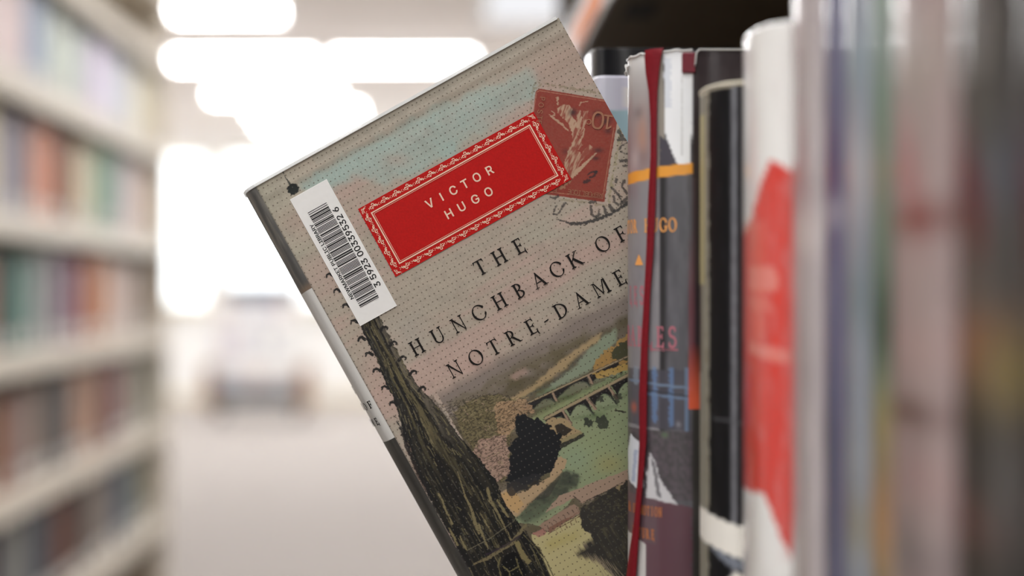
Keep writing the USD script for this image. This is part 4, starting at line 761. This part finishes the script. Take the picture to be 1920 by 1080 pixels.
obj('spine_ornament', lw.wrap(Polygon([(.0088, lm_z(496)), (.0128, lm_z(496)), (.0108, lm_z(480))]).buffer(.0003), .0001), or_m, lm)
obj('edition_lettering', lw.wrap(shapely.union_all([lm_text('NOW A MAJOR MOTION'[i0:], -.011 + i0 * .0022, .0017, py, .0034, .4) for i0, py in ((6, 958),)] + [lm_text('PICTURE', .0046, .0022, 1001, .0036, .5)]), .0001), mat('dull_orange_ink', (176, 108, 66), .5), lm)
E = lambda px, py, off=-.0007: np.array([(px - 1297) * LDN / FPX, off, min(lh + .0003, (VY - py) * LDN / FPX + CAM_Z - SZ)])
obj('jacket_film_edge', cat([tube([E(1450, 92), E(1330, 92), E(1312, 93), E(1306, 99), E(1304, 118), E(1300, 130), E(1292, 134), E(1283, 128)], .00032), tube([lw.at(np.array([aa]), .0002)[0].tolist() + [lh + .0002 + .0003 * math.sin(i * 1.1 + .8 * math.sin(i))] for i, aa in enumerate(np.linspace(-.004, lw.hinge * .98, 30))], .0004)]), film_w, lm, label='worn clear film edge round the top of the jacket')
obj('cloth_corner', rbx(-.0034, .0014, -.0011, .0003, lh - .0082, lh - .0008, .0005), mat('maroon_cloth', (112, 36, 48), .8, .2, 900), lm, label='maroon cloth showing at the top hinge')
tb = []
for i, t_ in enumerate(np.linspace(-.007, .0035, 9)):
    q = lw.at(np.array([t_]), .0004)[0]; tb.append([q[0] - .0003 * (i % 2), q[1], lh - .0035 - .0016 * math.sin(i * 2.3)])
obj('torn_film', tube(tb, [.0003, .0006, .0004, .0007, .0005, .0007, .0004, .0006, .0003], 6), film_w, lm, label='crumpled torn film at the top of the spine')

# a shabby black book
def paint_black(a, z, w):
    ph = np.clip(a / w.hinge, -1, 1) * np.pi / 2; X = np.where(a > w.hinge, 1401 + (a - w.hinge) * FPX / .47, 1316 + 85 * (1 - np.cos(ph))); X = np.where(a < 0, 1316 + a * 2500, X)
    Y = VY - z * FPX / .49; n = fb(X, Y, 5, 60, 61); n2 = fb(X, Y, 3, 14, 62); P = Paint(X, Y, (19, 18, 20)); P.mix((n - .5), (40, 39, 42))
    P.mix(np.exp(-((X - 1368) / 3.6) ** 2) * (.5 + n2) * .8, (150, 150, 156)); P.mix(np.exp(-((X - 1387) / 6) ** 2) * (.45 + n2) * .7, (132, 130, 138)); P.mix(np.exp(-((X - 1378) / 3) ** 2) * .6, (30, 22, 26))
    P.mix((X < 1325 + (n2 - .5) * 6) * .9, (156, 151, 136)); P.mix((X < 1319) * (Y > 215) * (Y < 532) * .8, (188, 176, 128)); P.mix((X < 1316) * (Y > 535) * (Y < 700) * .8, (64, 44, 40)); P.mix((np.abs(X - 1322) < 3) * (n2 > .6) * .6, (120, 112, 96))
    P.line([(1330, 777), (1400, 785)], 4, (96, 96, 100), .7); P.mix((Y < 178 + (X - 1330) * -.1) * (X < 1420), (204, 196, 176))
    P.poly([(1270, 945), (1320, 953), (1400, 975), (1420, 980), (1420, 1040), (1400, 1034), (1320, 1011), (1270, 1000)], (255, 250, 240), 1); P.line([(1385, 982), (1386, 1017)], 7, (214, 116, 76), .75, 1.2)
    P.poly([(1320, 1013), (1400, 1036), (1420, 1040), (1420, 1062), (1380, 1052), (1355, 1040)], (140, 146, 158), .8, 2); P.poly([(1354, 1070), (1372, 1052), (1420, 1072), (1420, 1130), (1352, 1130)], (250, 244, 234), 1, 2)
    return P.c
bk, bw_, bh = stand('shabby_book', 'shabby black book with a worn cream spine edge and a white shelf label', .0884, .470, .5115, .0676, paint_black, matt_m, alb=.85, bulge=.0113, power=2.0, zres=.0008, step=.003, spine_n=72)
obj('worn_edge', tube([bw_.at(np.array([aa]), -.0004)[0].tolist() + [bh + .0002] for aa in np.linspace(-.012, bw_.hinge + .03, 40)], .0008, 6), mat('worn_board_edge', (206, 198, 178), .8, .2, 600), bk, label='frayed cream top edge of the cover')

def bands(spec, seed, streak=.35, d=.4):
    """Print as bands round the spine and blotches along it: spec = (base, [(f0, f1, colour)], [(f, py, rf, rpy, colour, alpha)]), f from 0 (far hinge) to 1 (near hinge)."""
    def paint(a, z, w):
        f = .5 + a / (2 * w.hinge); Y = VY - z * FPX / d; n = fb(f * 30, Y, 3, 90, seed); P = Paint(f, Y, spec[0])
        for f0, f1, c in spec[1]: P.mix((f >= f0) * (f < f1), c)
        for fx, py, rf, rp_, c, al in spec[2]: P.blob(fx, py, rf, rp_, c, al)
        P.c *= (1 + streak * (n - .5))[:, None]; return P.c
    return paint
def paint_white(a, z, w):
    q = w.at(a); X = np.where(a < -.3 * w.hinge, 1403 + (a + .3 * w.hinge) * 3000, VX + (q[:, 0] + .1055) * FPX / (.425 + q[:, 1])); Y = VY - z * FPX / .445; n = fb(X, Y, 10, 60, 71); P = Paint(X, Y, (228, 226, 222)); red = (206, 60, 50)
    P.poly([(1380, 470), (1404, 424), (1426, 350), (1442, 306), (1468, 322), (1500, 345), (1520, 350), (1520, 1034), (1492, 1030), (1466, 995), (1446, 945), (1430, 912), (1380, 928)], red, 1, 1)
    P.poly([(1404, 500), (1450, 503), (1460, 522), (1455, 548), (1404, 545)], (222, 140, 128), .75, 3); P.poly([(1404, 555), (1450, 560), (1452, 585), (1404, 582)], (214, 120, 110), .6, 3)
    P.poly([(1404, 640), (1478, 652), (1480, 676), (1404, 664)], (222, 138, 126), .7, 2); P.mix((Y > 420) * (Y < 640) * (X < 1438) * .4, (222, 118, 104)); P.mix((Y > 340) * (Y < 1030) * np.clip((X - 1462) / 24, 0, 1) * .4, (196, 112, 106))
    P.mix((n - .5) * .6, (206, 190, 188)); P.line([(1492, 660), (1492, 684)], 6, (220, 206, 200), .7); return P.c
stand('red_white_book', 'white book with a large red shape down its spine, touching the shabby black book', .095, .425, .4675, .0798, paint_white, gloss_m, alb=1.15, bulge=.0105, power=2.6, zres=.001)
stand('jacketed_book', 'tall mauve-grey book in a glossy plastic jacket, beside the red and white spine', .1015, .394, .4235, .098, bands(((150, 138, 138), [(-9, .1, (122, 96, 104)), (.1, .16, (176, 168, 170)), (1, 9, (120, 110, 112))], [(.5, 440, .5, 40, (176, 166, 160), .6), (.4, 350, .4, 40, (128, 112, 114), .6), (.5, 700, .5, 50, (132, 120, 122), .5), (.3, 60, .3, 60, (112, 70, 78), .7)]), 81, d=.41), gloss_m, alb=1.65, veil=.3)
stand('jacketed_book', 'thin navy book in a plastic jacket, third spine left of the green one', .1035, .3755, .3925, .102, bands(((66, 66, 104), [], [(.5, 300, .6, 90, (60, 50, 90), .8), (.5, 400, .5, 30, (140, 136, 148), .6), (.5, 900, .6, 200, (52, 54, 84), .7)]), 82, d=.385), gloss_m, alb=1.65, veil=.3, bulge=.003)
stand('jacketed_book', 'pale blue-grey book in a plastic jacket, between the navy and green spines', .1035, .353, .3745, .100, bands(((108, 116, 130), [], [(.5, 330, .6, 80, (150, 150, 152), .7), (.5, 120, .6, 60, (96, 118, 128), .8), (.6, 560, .5, 80, (70, 96, 104), .7), (.3, 860, .5, 60, (130, 132, 134), .6), (.7, 980, .5, 60, (118, 110, 84), .7)]), 83, d=.363), gloss_m, alb=1.65, veil=.3)
stand('jacketed_book', 'green book turning olive lower down, in a plastic jacket', .104, .338, .3515, .101, bands(((78, 104, 84), [], [(.7, 600, .9, 110, (24, 62, 38), 1.0), (.5, 330, .8, 60, (110, 112, 90), .7), (.7, 790, .9, 80, (112, 104, 44), .9), (.7, 980, .9, 150, (140, 96, 36), 1.0), (.5, 100, .8, 80, (92, 112, 106), .7)]), 84, d=.345), gloss_m, alb=1.65, veil=.3, bulge=.003)
stand('jacketed_book', 'dusty pink book in a plastic jacket with dark red bands', .1035, .297, .3365, .104, bands(((138, 114, 112), [(-9, .16, (92, 80, 62))], [(.6, 412, .6, 34, (104, 44, 36), .95), (.5, 120, .6, 90, (134, 120, 112), .8), (.55, 650, .45, 50, (150, 116, 112), .6), (.4, 775, .6, 26, (84, 46, 38), .9), (.6, 890, .45, 46, (146, 110, 108), .7), (.5, 1040, .7, 60, (104, 92, 94), .8)]), 85, d=.315), gloss_m, alb=1.65, veil=.3)
stand('jacketed_book', 'dark book with orange and blue patches, at the right edge of the picture', .104, .262, .2955, .100, bands(((58, 54, 52), [], [(.2, 380, .3, 60, (34, 32, 34), .7), (.7, 330, .4, 70, (64, 74, 96), .8), (.45, 650, .4, 70, (168, 88, 30), 1.0), (.9, 690, .4, 80, (150, 126, 40), 1.0), (.1, 450, .3, 50, (90, 40, 36), .7), (.3, 985, .4, 60, (120, 24, 20), 1.0), (.8, 900, .5, 90, (92, 88, 86), .8), (.6, 1060, .6, 50, (26, 25, 27), .9)]), 86, d=.28), gloss_m, alb=.62, veil=.15)
stand('jacketed_book', 'charcoal book, only its blurred spine edge reaching the right border', .104, .232, .2605, .098, bands(((56, 56, 56), [], [(.5, 300, .7, 90, (70, 82, 104), .8), (.5, 700, .7, 80, (104, 96, 44), .9), (.5, 900, .7, 90, (84, 82, 80), .8)]), 87, d=.246), gloss_m, alb=.6, veil=.25)
# two books beyond the leaning one
stand('tall_black_book', 'tall black book in clear film just behind the leaning book', .066, .640, .680, .108, bands(((30, 30, 33), [(-9, .55, (196, 196, 204)), (.55, .8, (120, 124, 134))], []), 91, d=.65), gloss_m, bulge=.005)
def paint_lilac(a, z, w):
    f = .5 + a / (2 * w.hinge); Y = VY - z * FPX / .61; P = Paint(a * 1000, Y, (206, 204, 216)); P.mix(Y > 207, (150, 176, 184)); P.mix((a > w.hinge) * (Y < 207) * .5, (170, 164, 180)); P.mix((a > w.hinge + .006) * (Y > 165) * (Y < 205), (216, 208, 198)); return P.c
stand('pale_lilac_book', 'shorter pale lilac and teal book squeezed behind the leaning book', .0635, .606, .634, .0905, paint_lilac, gloss_m, bulge=.005)
